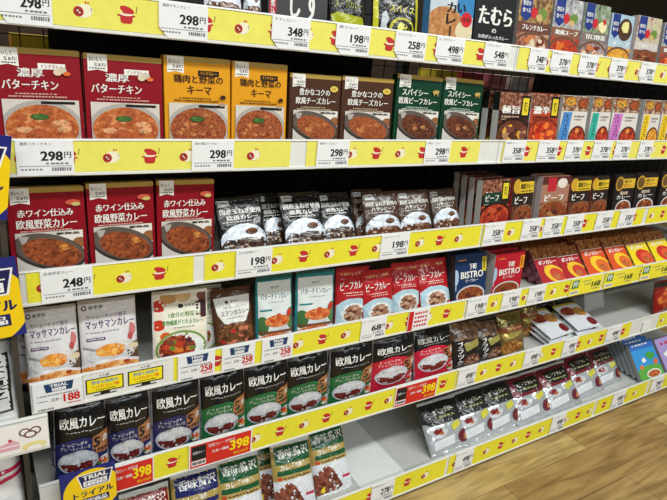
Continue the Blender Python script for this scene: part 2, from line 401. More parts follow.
def plate(cu, ct, a, s=1.):
    w, h = .015*s/a[0], .015*s/a[1]
    return (El(cu+w*.15, ct+h*.1, w*.95, h*.72, PW, rot=-.2, asp=a[0]/a[1])+El(cu-w*.42, ct+h*.2, w*.55, h*.55, PR)+El(cu-w*.42, ct+h*.2, w*.42, h*.42, PB)
        + El(cu-w*.5, ct+h*.1, w*.1, h*.1, PW)+El(cu-w*.3, ct+h*.32, w*.09, h*.09, PW)
        + R(cu+w*.3, ct-h*.95, cu+w*.42, ct-h*.62, PR)+R(cu+w*.5, ct-h*.85, cu+w*.75, ct-h*.72, PR)+R(cu+w*.9, ct-h*.3, cu+w*.97, ct+h*.1, PG))
def rail_x(row, px, y=None):
    """x along a rail under a photo column, on the rail's middle line"""
    zc = ZB[row]+RH[row]/2; yy = YF[row]-.002 if y is None else y
    lo, hi = -300, 1100
    d = lambda py: unproj(px, py, yy)
    for _ in range(40):
        m = (lo+hi)/2
        if d(m).z > zc: lo = m
        else: hi = m
    return d(lo).x
def strip(row, x0, x1, label, seed=0, phase=0, kind='yellow'):
    W, H = x1-x0, RH[row]-.011; a = (W, H); ops = []
    if kind == 'yellow':
        x = .03+phase; k = seed
        while x < W-.02:
            ops += pot(x/W, .5, a) if k % 2 else plate(x/W, .5, a)
            k += 1; x += .072
        base = M((238, 230, 104), 'paper') if row in 'AB' else PY  # paler yellow on the two upper rails: lens glare put into the paper colour
    elif kind == 'tv':
        base = M((236, 235, 230), 'paper'); x = .042; rd = random.Random(4)
        for k in range(int(W/.012)):
            u = k*.012/W
            for j in range(5): ops += Pg([(u, .2*j+.04), (u+.006/W, .2*j), (u+.007/W, .2*j+.02), (u+.001/W, .2*j+.06)], M((214, 214, 208), 'paper'))
        while x < W-.03:
            u = x/W; w = .038/W
            ops += R(u-w, .2, u+w, .78, M((20, 22, 24), 'paper'), 'scr')+R(u-w*.93, .24, u+w*.93, .74, M((250, 232, 30), 'paper'), 'scr')
            ops += T('野菜も国産の', u-w*.7, .29, u+w*.7, .44, M((40, 120, 190), 'paper'), 1, 'scr')+T('つぶれない物', u-w*.75, .47, u+w*.75, .62, M((226, 100, 40), 'paper'), 1, 'scr')
            ops += Ln(u-w*.5, .66, u+w*.6, .04, M((60, 60, 50), 'paper'), 'scr')+R(u-w*.25, .78, u+w*.25, .86, M((30, 30, 30), 'paper'), 'scr')+R(u-w*.6, .86, u+w*.6, .9, M((30, 30, 30), 'paper'), 'scr')
            ops += T('いま', u-w*.25, .07, u+w*.25, .15, M((50, 50, 60), 'paper'), 1, 'scr')
            x += .085
    bm = bmesh.new(); bm_box(bm, -W/2, W/2, 0, .0006, 0, H); bm.verts.index_update()
    vs = [tuple(v.co) for v in bm.verts]; fs = [tuple(v.index for v in f.verts) for f in bm.faces]; bm.free()
    parts = lay(ops, Flat(W, H), .00001, .0001); d = parts.pop('dec', ([], [], [], [])); n0 = len(vs)
    t = thing('rail_strip', label, 'label strip', ((x0+x1)/2, YF[row]+.0015, ZB[row]+.0068), (0, 0, 0), 'printed strips in the price rails')
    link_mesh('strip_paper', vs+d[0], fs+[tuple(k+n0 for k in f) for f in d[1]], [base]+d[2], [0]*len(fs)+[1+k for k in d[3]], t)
    for p, (v, f, mm, ii) in parts.items(): link_mesh(PART[p], v, f, mm, ii, t)
STRIPS = [
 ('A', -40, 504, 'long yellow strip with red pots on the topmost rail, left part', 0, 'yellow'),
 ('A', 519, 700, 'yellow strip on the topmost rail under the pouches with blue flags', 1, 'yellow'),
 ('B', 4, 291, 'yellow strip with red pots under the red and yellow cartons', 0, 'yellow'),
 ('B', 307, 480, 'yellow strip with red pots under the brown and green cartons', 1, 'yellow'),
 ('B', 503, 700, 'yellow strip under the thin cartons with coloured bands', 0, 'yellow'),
 ('C', 27, 194, 'yellow strip with red pots under the red wine curry cartons', 0, 'yellow'),
 ('C', 205, 481, 'yellow strip with red pots under the black and brown rice plate pouches', 0, 'yellow'),
 ('C', 483, 644, 'yellow strip almost covered by 358 price cards below the dark curry cartons', 1, 'yellow'),
 ('C', 648, 700, 'short yellow strip at the right end of the third rail from the top', 0, 'yellow'),
 ('D', 84, 174, 'white strip printed with yellow television screens under the white pouches', 0, 'tv'),
 ('D', 174, 465, 'yellow strip under the teal and red pouches on the fourth rail', 0, 'yellow'),
 ('D', 467, 602, 'yellow strip under the navy and red white-lettered cartons', 1, 'yellow'),
 ('D', 604, 700, 'yellow strip under the yellow slanted curry packs at the right', 0, 'yellow'),
 ('E', 60, 456, 'long yellow strip under the five-serving curry bags', 0, 'yellow'),
 ('E', 457, 631, 'yellow strip under the gold pouches and flat silver packs', 1, 'yellow'),
 ('E', 659, 700, 'short yellow strip at the right end of the fifth rail', 0, 'yellow'),
 ('F', 250, 446, 'yellow strip on the lowest rail below the empty shelf space', 0, 'yellow'),
 ('F', 449, 594, 'yellow strip on the lowest rail under the silver bags', 0, 'yellow'),
 ('F', 597, 647, 'short yellow strip on the lowest rail below the white gap', 1, 'yellow'),
 ('F', 650, 700, 'yellow strip on the lowest rail under the blue picture cartons', 0, 'yellow'),
]
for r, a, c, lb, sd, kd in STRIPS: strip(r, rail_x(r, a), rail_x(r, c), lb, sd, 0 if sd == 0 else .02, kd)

# pastel pastry strip of the left neighbour
def pastry_strip():
    W, H = .86, .062; ops = []; pk = M((226, 170, 186), 'paper'); br_ = M((120, 84, 76), 'paper'); ye = M((236, 222, 150), 'paper'); wh = M((243, 240, 236), 'paper'); rd_ = M((190, 50, 70), 'paper')
    for k in range(10):
        u = 1-.03/W-k*.085/W; w = .016/W; h = .016/H
        for dx in (-.55, .55): ops += El(u+w*dx, .32, w*.62, h*.55, br_)+El(u+w*dx, .32, w*.42, h*.36, wh)
        ops += El(u, .42, w*.7, h*.5, br_)+El(u, .42, w*.46, h*.3, wh)
        u2 = u-.035/W
        ops += Pg([(u2-w, .62), (u2+w*.4, .5), (u2+w, .62), (u2+w, .84), (u2-w, .84)], pk)+R(u2-w*.9, .68, u2+w*.9, .72, wh)+El(u2+w*.1, .5, w*.2, h*.2, rd_)
        ops += El(u+.005/W, .85, w*1.3, h*.6, ye)+El(u+.005/W, .95, w*.8, h*.5, wh)
    t = thing('rail_strip', 'white strip with pink cakes and pretzels on the left neighbour shelf', 'label strip', (.021-W/2, -.1018, .5615))
    d = lay(ops, Flat(W, H), .00001, .0001)['dec']
    vs = [(-W/2, 0, 0), (W/2, 0, 0), (W/2, 0, H), (-W/2, 0, H), (-W/2, .0006, 0), (W/2, .0006, 0), (W/2, .0006, H), (-W/2, .0006, H)]
    fs = [(0, 1, 2, 3), (5, 4, 7, 6), (4, 0, 3, 7), (1, 5, 6, 2), (3, 2, 6, 7), (4, 5, 1, 0)]
    link_mesh('strip_paper', vs+d[0], fs+[tuple(k+8 for k in f) for f in d[1]], [wh]+d[2], [0]*6+[1+k for k in d[3]], t)
pastry_strip()

# ---------------------------------------------------------------- price cards
CW, CK, CR, CY_, CN, CGY = M((240, 240, 242), 'paper'), M((28, 28, 32), 'paper'), M((206, 34, 36), 'paper'), M((252, 226, 30), 'paper'), M((32, 62, 104), 'paper'), M((120, 120, 126), 'paper')
def card_ops(kind, price, name):
    o = []
    if kind == 'white':
        o += T(name, .07, .05, .62, .14, CK, 0, 'nam')+T(price, .42, .3, .8, .58, CK, 2, 'num')+T('円', .83, .32, .95, .5, CK, 1, 'num')
        o += Ln(.5, .63, .92, .05, CGY, 'nam', 5)+R(.04, .72, .96, .735, CGY, 'nam')+Ln(.6, .77, .95, .1, CGY, 'nam', 8, 3)+Ln(.07, .8, .45, .04, CGY, 'nam', 6, 4)
    elif kind == 'trial':
        o += Pg([(.22, .06), (.82, .06), (.78, .36), (.26, .36)], CN, 'head')+T('TRIAL', .34, .09, .7, .2, CW, 2, 'head')+R(.38, .23, .66, .34, CW, 'head')+T('オリジナル', .4, .25, .64, .33, CN, 0, 'head')
        o += Ln(.08, .44, .9, .04, CGY, 'nam', 16)+T('日本一', .36, .58, .58, .7, CK, 0, 'nam')+T(price, .6, .5, .93, .78, CR, 2, 'num')+Ln(.66, .83, .95, .04, CR, 'nam', 8)+Ln(.08, .62, .28, .03, CGY, 'nam', 5)+Ln(.08, .9, .4, .05, CGY, 'nam', 7)
    elif kind == 'red':
        rr = M((216, 48, 38), 'paper'); o += R(.02, .05, .98, .95, rr, 'head')
        o += R(.04, .1, .26, .66, M((30, 32, 34), 'paper'), 'head')+T('欧風カレー', .06, .3, .24, .42, CW, 0, 'head')+R(.04, .68, .26, .88, CW, 'head')+Ln(.05, .72, .25, .12, CK, 'head', 12)
        o += T('欧風カレー 中辛5食', .3, .14, .72, .28, CW, 0, 'nam')+T('日本一価格', .36, .42, .62, .54, CW, 1, 'nam')+T(price, .64, .26, .95, .66, CY_, 2, 'num')+T('税込430円', .7, .74, .94, .86, CY_, 0, 'num')
    elif kind == 'promo':
        o += R(.02, .03, .98, .97, CW, 'head')+R(.02, .03, .24, .97, CR, 'head')
        for k in range(4): o += Ln(.3, .12+.2*k, .92, .1, CR, 'nam', 5, k)
    elif kind == 'green':
        gg = M((64, 130, 60), 'paper'); o += R(0, 0, 1, 1, M((246, 232, 60), 'paper'), 'head')+R(.05, .1, .26, .58, gg, 'head')+T('特', .08, .15, .23, .5, CW, 1, 'head')+R(.03, .74, .3, .92, CW, 'head')+Ln(.05, .78, .28, .08, CK, 'head', 6)
        o += Ln(.34, .22, .66, .05, CGY, 'nam', 6)+Ln(.44, .42, .66, .06, CGY, 'nam', 5)+T(price, .68, .34, .95, .68, M((58, 74, 40), 'paper'), 2, 'num')+Ln(.7, .76, .95, .06, CGY, 'nam', 5)
    return o
CARDM = {}
def price_card(row, a, c, kind, price, name, label, tilt=0., over=0.):
    x0, x1 = rail_x(row, a), rail_x(row, c); H = RH[row]-.005; W = .092 if kind == 'white' else {'trial': .1, 'red': .16, 'promo': .075, 'green': .13}[kind]
    key = (kind, price, name, row)
    if key not in CARDM:
        out = []; surf = Flat(W, H); bm = bmesh.new()
        if kind == 'white':   # one lower corner torn slanting, as on the shelf cards
            vs2 = [(-W/2, H*.3), (-W/2, H), (W/2, H), (W/2, 0), (-W/2+.016, 0)] if row == 'A' else [(-W/2, 0), (-W/2, H), (W/2, H), (W/2, 0)]
        else: vs2 = [(-W/2, 0), (-W/2, H), (W/2, H), (W/2, 0)]
        n = len(vs2); vs = [(x, 0, z) for x, z in vs2]+[(x, .0006, z) for x, z in vs2]
        fs = [tuple(range(n)), tuple(range(2*n-1, n-1, -1))]+[(k, n+k, n+(k+1) % n, (k+1) % n) for k in range(n)]
        out.append(('card', to_mesh('card', vs, fs, [CW], [0]*len(fs))))
        for p, (v, f, mm, ii) in lay(card_ops(kind, price, name), surf, .00002, .0001).items():
            if f: out.append((PART[p], to_mesh(PART[p], v, f, mm, ii)))
        CARDM[key] = out
    t = thing('price_card', label, 'price card', ((x0+x1)/2, YF[row]-.0012-over, ZB[row]+.0025), (0, tilt, 0), 'price cards in the rails')
    t.scale = ((x1-x0)/W, 1, 1)
    for nme, me in CARDM[key]: put(nme, me, t)
CARDS = [
 ('A', -4, 52, 'white', '298', '濃厚カレー', 'white price card at the left end of the topmost rail, cut by the picture edge'),
 ('A', 159, 208, 'white', '298', '濃厚チキンカレー', 'white 298 price card on the topmost rail above the yellow keema cartons'),
 ('A', 272, 310, 'white', '348', '牛すじカレー', 'white 348 price card below the dark grey carton with white brush letters'),
 ('A', 336, 370, 'white', '198', '黒カレー', 'white 198 price card in the lamp glare below the black and yellow pouch'),
 ('A', 395, 426, 'white', '258', 'スパイスカレー', 'white 258 price card under the black pouch with silver marks'),
 ('A', 436, 464, 'white', '498', 'よこすかカレー', 'white 498 price card under the carton with a tall black curry title'),
 ('A', 484, 509, 'white', '548', 'たむらのカレー', 'white 548 price card under the black carton with white brush title'),
 ('A', 529, 547, 'white', '348', 'ビーフカレー', 'white 348 price card at the right unit, first of the topmost rail'),
 ('A', 551, 571, 'white', '378', '欧風カレー', 'white 378 price card under the orange stew pouch carton of the topmost rail'),
 ('A', 579, 597, 'white', '378', '野菜カレー', 'white 378 price card under the carton with a rice mound picture'),
 ('A', 610, 626, 'white', '378', 'スープカレー', 'white 378 price card under the light blue carton with orange soup bowl'),
 ('A', 640, 655, 'white', '378', '牛肉カレー', 'white 378 price card under the cream carton with brown stew at right'),
 ('B', 16, 74, 'white', '298', '濃厚バターチキン', 'white 298 price card under the left red butter chicken carton'),
 ('B', 192, 234, 'white', '298', '鶏肉と野菜のキーマカレー', 'white 298 price card under the yellow keema cartons'),
 ('B', 317, 349, 'white', '298', '欧風チーズカレー', 'white 298 price card under the brown cheese curry cartons'),
 ('B', 425, 450, 'white', '298', '欧風ビーフカレー', 'white 298 price card under the green beef curry cartons'),
 ('B', 504, 525, 'white', '358', '濃厚カレー', 'white 358 price card under the dark stew carton of the right unit'),
 ('B', 538, 558, 'white', '358', 'トマトカレー', 'white 358 price card under the orange stew carton'),
 ('B', 566, 582, 'white', '378', '豆カレー', 'white 378 price card under the white carton with blue band'),
 ('B', 593, 611, 'white', '378', '豆カレー', 'white 378 price card under the white carton with teal band'),
 ('B', 615, 630, 'white', '378', '豆カレー', 'white 378 price card under the white carton with pink band'),
 ('B', 639, 652, 'white', '378', '豆カレー', 'white 378 price card under the left white carton with yellow band'),
 ('C', 41, 93, 'white', '248', '欧風野菜カレー', 'white 248 price card under the left red wine curry carton'),
 ('C', 236, 272, 'white', '198', '玉ねぎ欧風カレー', 'white 198 price card under the black rice plate pouches'),
 ('C', 381, 409, 'white', '198', 'ハヤシソース', 'white 198 price card under the brown rice plate pouches'),
 ('C', 484, 504, 'white', '358', 'ビーフカレー', 'white 358 price card under the dark carton with green panel'),
 ('C', 522, 540, 'white', '358', 'ビーフカレー', 'white 358 price card second along the rail below dark cartons'),
 ('C', 544, 562, 'white', '358', 'ビーフカレー', 'white 358 price card under the pale meat curry carton'),
 ('C', 566, 583, 'white', '358', 'ビーフカレー', 'white 358 price card under the carton with a broad yellow banner'),
 ('C', 596, 612, 'white', '358', 'ビーフカレー', 'white 358 price card left one under the black cartons with yellow seals'),
 ('C', 619, 634, 'white', '358', 'ビーフカレー', 'white 358 price card right one under the black cartons with yellow seals'),
 ('D', 33, 83, 'trial', '188', '', 'white card with navy header and red 188 under the massaman pouches'),
 ('D', 178, 215, 'trial', '258', '', 'card with navy header and red 258, left of the three alike'),
 ('D', 222, 255, 'trial', '258', '', 'card with navy header and red 258, middle of the three alike'),
 ('D', 262, 293, 'trial', '258', '', 'card with navy header and red 258, right of the three alike'),
 ('D', 361, 386, 'white', '68', 'ビーフカレー', 'white 68 price card under the red beef curry pouches'),
 ('D', 408, 429, 'promo', '', '', 'white card with red bar and red print under the red pouches'),
 ('D', 467, 487, 'white', '198', 'ビストロ', 'white 198 price card under the navy white-lettered carton'),
 ('D', 502, 520, 'white', '198', 'ビストロ', 'white 198 price card under the red white-lettered carton'),
 ('D', 528, 545, 'white', '198', 'カレー', 'white 198 price card left of the yellow 168 cards'),
 ('D', 570, 602, 'green', '168', '', 'yellow 168 card with green block, leftmost of three'),
 ('D', 605, 634, 'green', '168', '', 'yellow 168 card with green block, middle of three'),
 ('D', 641, 672, 'green', '168', '', 'yellow 168 card with green block, cut by the right picture edge'),
 ('E', 95, 154, 'red', '398', '', 'red 398 card beside the blue store sign at lower left'),
 ('E', 189, 252, 'red', '398', '', 'red 398 card under the left green five-serving bags'),
 ('E', 395, 437, 'red', '398', '', 'red 398 card under the red five-serving bags'),
 ('E', 458, 476, 'white', '498', 'ブラックカレー', 'white 498 price card under the black and brown pouches'),
 ('E', 524, 540, 'white', '498', 'スープカレー', 'white 498 price card right of the gold pouches'),
 ('E', 563, 577, 'white', '498', 'カレー', 'white 498 price card under the flat silver packs'),
 ('E', 606, 621, 'white', '498', 'カレー', 'white 498 price card below the empty shelf at right'),
 ('F', 371, 394, 'white', '278', '香味贅沢カレー', 'white 278 price card on the lowest rail below the empty space'),
 ('F', 455, 473, 'white', '498', 'ビーフカレー', 'white 498 price card under the silver bags with black labels'),
 ('F', 551, 565, 'white', '498', 'ビーフカレー', 'white 498 price card under the maroon topped silver bags'),
 ('F', 612, 625, 'white', '498', 'カレー', 'white 498 price card below the white gap on the lowest rail'),
 ('F', 651, 663, 'white', '298', 'カレー', 'white 298 price card under the blue picture cartons'),
]
for c in CARDS: price_card(*c)
sx0, sx1 = rail_x('E', 643), rail_x('E', 651)
t = thing('paper_sticker', 'blank white sticker on the bare rail section at right', 'sticker', ((sx0+sx1)/2, -.0008, ZB['E']+.012))
box_obj('sticker_paper', (-(sx1-sx0)/2, (sx1-sx0)/2, 0, .0006, 0, .045), CW, t)
# ---------------------------------------------------------------- kinds of packs
def c_(c): return M(c, 'card')
def f_(c): return M(c, 'film')
FW_ = M(WHITE, 'card'); FB_ = M(BLACK, 'card')
BRN = food((84, 34, 16), (142, 66, 30), (176, 92, 46)); ORG = food((150, 62, 26), (186, 92, 40), (214, 136, 74)); KEE = food((104, 42, 18), (160, 78, 36), (188, 106, 54), 260)
DRK = food((50, 22, 14), (92, 44, 24), (130, 70, 38)); RED = food((120, 26, 16), (176, 50, 26), (214, 96, 50)); YEL = food((186, 110, 24), (222, 150, 46), (240, 190, 90))
PAN = c_((58, 50, 46)); PANL = c_((150, 140, 130)); CLOTH = c_((214, 206, 196)); STEEL = c_((176, 170, 164))
def tab(u=.05, w=.24):
    return Pg([(u, .0), (u+w, .0), (u+w, .17), (u+w*.5, .15), (u, .17)], FW_, 'tab')+T('おいしく', u+.02, .03, u+w*.72, .07, FB_, 1, 'tab')+T('なぁれ!', u+.08, .08, u+w*.92, .12, FB_, 1, 'tab')+Ln(u+.02, .132, u+w-.02, .01, FB_, 'tab', 6)
def carton(base, gold, l1, l2, tc, sub, pic, pill=None, sp1=(.24, .62), sp2=(.1, .8), b1=(.18, .265), b2=(.29, .38)):
    ops = R(0, 0, 1, .05, gold)+tab()
    if pill: ops += R(.5, .13, .82, .185, pill[0], 'pill')+T('インドカレー', .53, .14, .79, .175, pill[1], 1, 'pill')
    ops += T(l1, sp1[0], b1[0], sp1[1], b1[1], tc, 1)+T(l2, sp2[0], b2[0], sp2[1], b2[1], tc, 1)
    ops += Ln(.22, .415, .7, .012, sub, n=11)+Ln(.14, .44, .82, .014, sub, n=18, seed=2)
    return ops+pic
def pic_round(fd, cols, rim, n=12, seed=1, garnish=True, cs=.2, top=.475):
    cl = (.06, top, .95, .965)
    o = R(.06, top, .95, .965, CLOTH, 'pic')+dish(.5, .74, .48, .26, rim, fd, cols, n, seed, 'pic', cl, cs)
    o += R(.5, top+.015, .9, top+.04, FB_, 'pic')
    if garnish: o += dish(.47, .64, .11, .03, c_((40, 74, 30)), c_((62, 104, 44)), [c_((90, 134, 60))], 5, 3, 'pic', cl)
    return o
def pic_pan(fd, cols, seed=1, cs=.24):
    cl = (.07, .46, .95, .965)
    o = R(.07, .46, .95, .965, c_((206, 198, 190)), 'pic')+El(.85, .56, .22, .1, c_((232, 226, 216)), 'pic', cl)+El(.9, .6, .1, .06, c_((150, 96, 60)), 'pic', cl)
    o += El(.5, .68, .5, .19, PAN, 'pic', cl, 30, .3, .73)+El(.5, .665, .47, .17, c_((96, 84, 76)), 'pic', cl, 30, .3, .73)+Pg([(.1, .49), (.24, .5), (.2, .56), (.15, .58)], STEEL, 'pic', cl)
    rd = random.Random(seed)
    o += El(.53, .69, .4, .145, fd, 'pic', cl, 30, .3, .73)
    for k in range(9):
        o += blob(.36+.36*rd.random(), .63+.12*rd.random(), .07*rd.uniform(.6, 1.2), .03*rd.uniform(.6, 1.2), rd.choice(cols), 'pic', rd, cl)
    return o+T('新商品', .6, .475, .9, .5, FB_, 2, 'pic')
def fc(c): return food(tuple(int(k*.72) for k in c), c, tuple(min(255, int(k*1.12)) for k in c), 170)
CH = [fc((214, 138, 82)), fc((196, 108, 54)), fc((176, 88, 44)), fc((222, 160, 112))]
CHD = [fc((120, 60, 32)), fc((150, 84, 44)), fc((92, 42, 26)), fc((178, 120, 72))]
KC = [fc((186, 104, 54)), fc((140, 62, 28)), fc((196, 122, 70))]
RC = (140, 6, 26); YC = (226, 156, 22); BC = (74, 44, 28); GC = (8, 58, 38)
gd = c_(GOLD)
veg = lambda u, t: El(u, t, .05, .03, c_((226, 206, 170)), 'pic')+El(u+.06, t-.02, .05, .03, c_((206, 196, 176)), 'pic')+El(u+.11, t+.01, .045, .02, c_((224, 110, 50)), 'pic')
D = {}
D['butter'] = Design('curry_carton', 'curry box', 'carton', .138, .181, .022, c_(RC), carton(c_(RC), gd, '濃厚', 'バターチキン', FW_, c_((214, 160, 150)), pic_round(ORG, CH, STEEL, 12, 5)+veg(.72, .21), (c_(WHITE), c_(RC)), (.26, .56), (.08, .72)), side=c_((140, 16, 30)), lid=gd)
D['keema'] = Design('curry_carton', 'curry box', 'carton', .136, .186, .022, c_(YC), carton(c_(YC), gd, '鶏肉と野菜の', 'キーマ', c_((66, 36, 20)), c_((120, 80, 20)), pic_round(KEE, KC, STEEL, 26, 2, cs=.09)+blob(.88, .4, .05, .03, c_((60, 30, 24)), 'pic', random.Random(2))+El(.86, .48, .05, .02, c_((170, 150, 130)), 'pic'), (FB_, c_(YC)), (.14, .88), (.34, .7)), side=c_((214, 150, 30)), lid=gd)
D['cheese'] = Design('curry_carton', 'curry box', 'carton', .138, .172, .022, c_(BC), carton(c_(BC), gd, '豊かなコクの', '欧風チーズカレー', FW_, c_((200, 176, 150)), pic_pan(KEE, KC, 4)+El(.85, .17, .08, .04, c_((226, 200, 90)), 'pic')+El(.85, .17, .04, .02, c_((196, 160, 60)), 'pic'), None, (.18, .78), (.12, .9)), side=c_((70, 42, 26)), lid=gd)
D['beef'] = Design('curry_carton', 'curry box', 'carton', .146, .186, .022, c_(GC), carton(c_(GC), gd, 'スパイシー', '欧風ビーフカレー', FW_, c_((190, 206, 190)), pic_pan(DRK, CHD, 7)+blob(.85, .2, .08, .03, c_((190, 160, 90)), 'pic', random.Random(5))+R(.8, .21, .82, .25, c_((190, 160, 90)), 'pic')+R(.88, .21, .9, .25, c_((190, 160, 90)), 'pic'), None, (.12, .68), (.06, .9)), side=c_((14, 56, 36)), lid=gd)
D['wine'] = Design('curry_carton', 'curry box', 'carton', .132, .190, .022, c_(RC), carton(c_(RC), gd, '赤ワイン仕込み', '欧風野菜カレー', FW_, c_((214, 160, 150)), pic_pan(BRN, [fc((170, 88, 38)), fc((200, 128, 60)), fc((128, 54, 30))], 9)+El(.84, .16, .1, .03, c_((196, 90, 60)), 'pic')+El(.88, .18, .06, .02, c_((200, 180, 110)), 'pic'), None, (.12, .84), (.1, .88), (.22, .3), (.325, .42)), side=c_((134, 16, 30)), lid=gd)

# film pouches
WF, BF = f_(WHITE), f_((24, 22, 22))
ricew = food((196, 206, 218), (222, 228, 236), (240, 242, 246), 200, 'film'); cur = food((60, 30, 16), (104, 58, 34), (150, 98, 66), 150, 'film'); curr = food((84, 18, 18), (116, 32, 28), (150, 60, 48), 190, 'film')
def rice_plate(base, fd, l1, l2):
    rd = random.Random(7)
    o = Pg([(.06, .06), (.3, .05), (.31, .15), (.07, .16)], f_((190, 190, 190)), 'tab')+Ln(.09, .08, .28, .02, BF, 'tab', 5)
    o += T(l1, .08, .2, .94, .29, WF, 1)+T(l2, .2, .31, .86, .39, WF, 1)+Ln(.1, .415, .8, .012, WF, n=10)
    cl = (.02, .43, .98, .97)
    o += El(.5, .76, .5, .3, f_((120, 128, 140)), 'pic', cl)+El(.5, .75, .48, .29, ricew, 'pic', cl)
    o += Pg([(.02, .8), (.12, .7), (.3, .72), (.5, .69), (.72, .7), (.9, .72), (.98, .8), (.98, .97), (.02, .97)], fd, 'pic', cl)
    for k in range(14): o += blob(.1+.8*rd.random(), .76+.16*rd.random(), .05, .022, rd.choice([f_((92, 52, 34)), f_((196, 178, 160)), f_((54, 30, 20))]), 'pic', rd, cl)
    return o+El(.66, .6, .13, .055, f_((70, 44, 32)), 'pic')+El(.66, .59, .1, .04, f_((128, 84, 56)), 'pic')
D['blackrice'] = Design('curry_pouch', 'curry pouch', 'stand', .125, .165, .026, BF, rice_plate(BF, food((34, 20, 14), (66, 42, 30), (124, 100, 80), 150, 'film'), '国産玉ねぎ使用', '欧風カレー'), seed=1)
hb = f_((74, 48, 34))
D['hayashi'] = Design('curry_pouch', 'curry pouch', 'stand', .125, .15, .026, hb, rice_plate(hb, cur, '国産玉ねぎ使用の', 'ハヤシビーフ'), seed=2)
greyp = f_((226, 222, 222)); pur = f_((96, 50, 110))
def massaman():
    o = El(.1, .1, .045, .03, f_((60, 60, 64)))+El(.1, .1, .025, .016, greyp)+T('香辛亭', .17, .08, .42, .12, f_((90, 90, 96)), 1)
    o += T('カシューナッツ香る', .12, .19, .82, .24, f_((120, 90, 130)), 0)+T('マッサマンカレー', .1, .26, .96, .36, pur, 1)+Ln(.1, .4, .7, .012, f_((150, 150, 156)), n=9)+R(.1, .47, .42, .505, pur, 'tab')+Ln(.12, .48, .4, .012, WF, 'tab', 7)
    rd = random.Random(3); of = food((206, 110, 30), (232, 150, 56), (246, 190, 110), 120, 'film')
    o += blob(.9, .42, .07, .08, f_((206, 120, 120)), 'pic', rd)+blob(.86, .5, .05, .05, f_((190, 80, 80)), 'pic', rd)
    cl = (0, .5, 1, .985)
    o += El(1.0, .7, .22, .12, f_((96, 72, 60)), 'pic', cl)+El(.9, .65, .12, .05, f_((222, 204, 170)), 'pic', cl)+El(.5, .7, .42, .1, f_((206, 204, 204)), 'pic', cl)+Pg([(.04, .57), (.2, .6), (.36, .66), (.34, .68), (.2, .63), (.04, .59)], f_((150, 150, 154)), 'pic')
    o += El(.5, .645, .27, .08, of, 'pic', cl)
    for k in range(9): o += blob(.3+.4*rd.random(), .59+.1*rd.random(), .07, .03, rd.choice([f_((232, 150, 50)), f_((240, 186, 96)), f_((206, 104, 34))]), 'pic', rd, cl)
    o += El(.5, .88, .6, .13, f_((232, 226, 226)), 'pic', cl)+El(.5, .9, .56, .115, food((186, 92, 40), (222, 140, 66), (240, 190, 120), 90, 'film'), 'pic', cl)
    for k in range(9): o += blob(.1+.8*rd.random(), .81+.14*rd.random(), .08, .03, rd.choice([f_((214, 110, 50)), f_((240, 196, 130)), f_((170, 70, 30))]), 'pic', rd, cl)
    return o
D['massaman'] = Design('curry_pouch', 'curry pouch', 'stand', .115, .172, .024, greyp, massaman(), seed=3)
def tomato():
    ng = f_((70, 140, 60)); rd = random.Random(4); o = R(.03, .02, .97, .98, f_((236, 226, 206)))
    cl = (.03, .02, .97, .98)
    for (u, t, a, m) in ((.12, .2, .13, (200, 50, 36)), (.1, .46, .12, (206, 60, 36)), (.22, .62, .1, (220, 90, 40)), (.3, .08, .16, (196, 146, 90)), (.55, .08, .14, (214, 176, 120)), (.92, .1, .12, (120, 70, 50)), (.9, .28, .2, (70, 40, 50)), (.8, .35, .1, (96, 50, 46))):
        o += El(u, t, a, a*.62, f_(m), 'pic', cl)
    o += R(.2, .2, .86, .52, f_((240, 234, 218)))+El(.5, .22, .05, .03, f_((60, 60, 60)))+T('香辛亭', .56, .2, .76, .24, f_((80, 80, 80)), 1)
    o += T('1食分の野菜と', .28, .3, .82, .37, ng, 1)+T('食物繊維がとれるカレー', .16, .4, .9, .47, ng, 1)+Ln(.36, .5, .74, .012, f_((90, 140, 80)), n=7)
    o += El(.5, .8, .46, .25, f_((120, 150, 70)), 'pic', cl)+El(.5, .8, .42, .22, f_((232, 232, 226)), 'pic', cl)+El(.42, .8, .33, .2, food((100, 30, 18), (150, 54, 30), (190, 90, 50), 120, 'film'), 'pic', cl)
    for k in range(12): o += blob(.22+.46*rd.random(), .68+.22*rd.random(), .08, .04, rd.choice([f_((200, 60, 36)), f_((120, 60, 40)), f_((226, 130, 50)), f_((110, 130, 50)), f_((80, 36, 40))]), 'pic', rd, cl)
    return o
D['tomato'] = Design('curry_pouch', 'curry pouch', 'stand', .126, .172, .02, WF, tomato(), seed=5)
def lanka():
    db = f_((74, 44, 28)); rd = random.Random(6); cl = (0, 0, 1, .98)
    o = Pg([(.05, .14), (.95, .14), (.9, .4), (.78, .56), (.5, .62), (.24, .56), (.1, .4)], f_((232, 230, 224)), 'dec')
    o += El(.36, .22, .04, .028, f_((60, 60, 60)))+T('香辛亭', .44, .2, .66, .24, f_((90, 90, 90)), 1)+T('2種の豆とココナッツの', .26, .29, .84, .33, f_((80, 70, 70)), 0)+T('スランカカレー', .18, .36, .9, .44, f_((60, 40, 30)), 1)+Ln(.3, .48, .74, .012, f_((120, 110, 100)), n=7)
    o += El(.5, .76, .46, .2, food((60, 34, 20), (110, 66, 36), (160, 110, 60), 140, 'film'), 'pic', cl)
    for k in range(14): o += blob(.15+.7*rd.random(), .62+.28*rd.random(), .08, .04, rd.choice([f_((186, 50, 40)), f_((110, 70, 40)), f_((200, 176, 130)), f_((80, 46, 28)), f_((206, 120, 90))]), 'pic', rd, cl)
    return o
D['lanka'] = Design('curry_pouch', 'curry pouch', 'stand', .108, .155, .026, f_((84, 50, 30)), lanka(), seed=7)
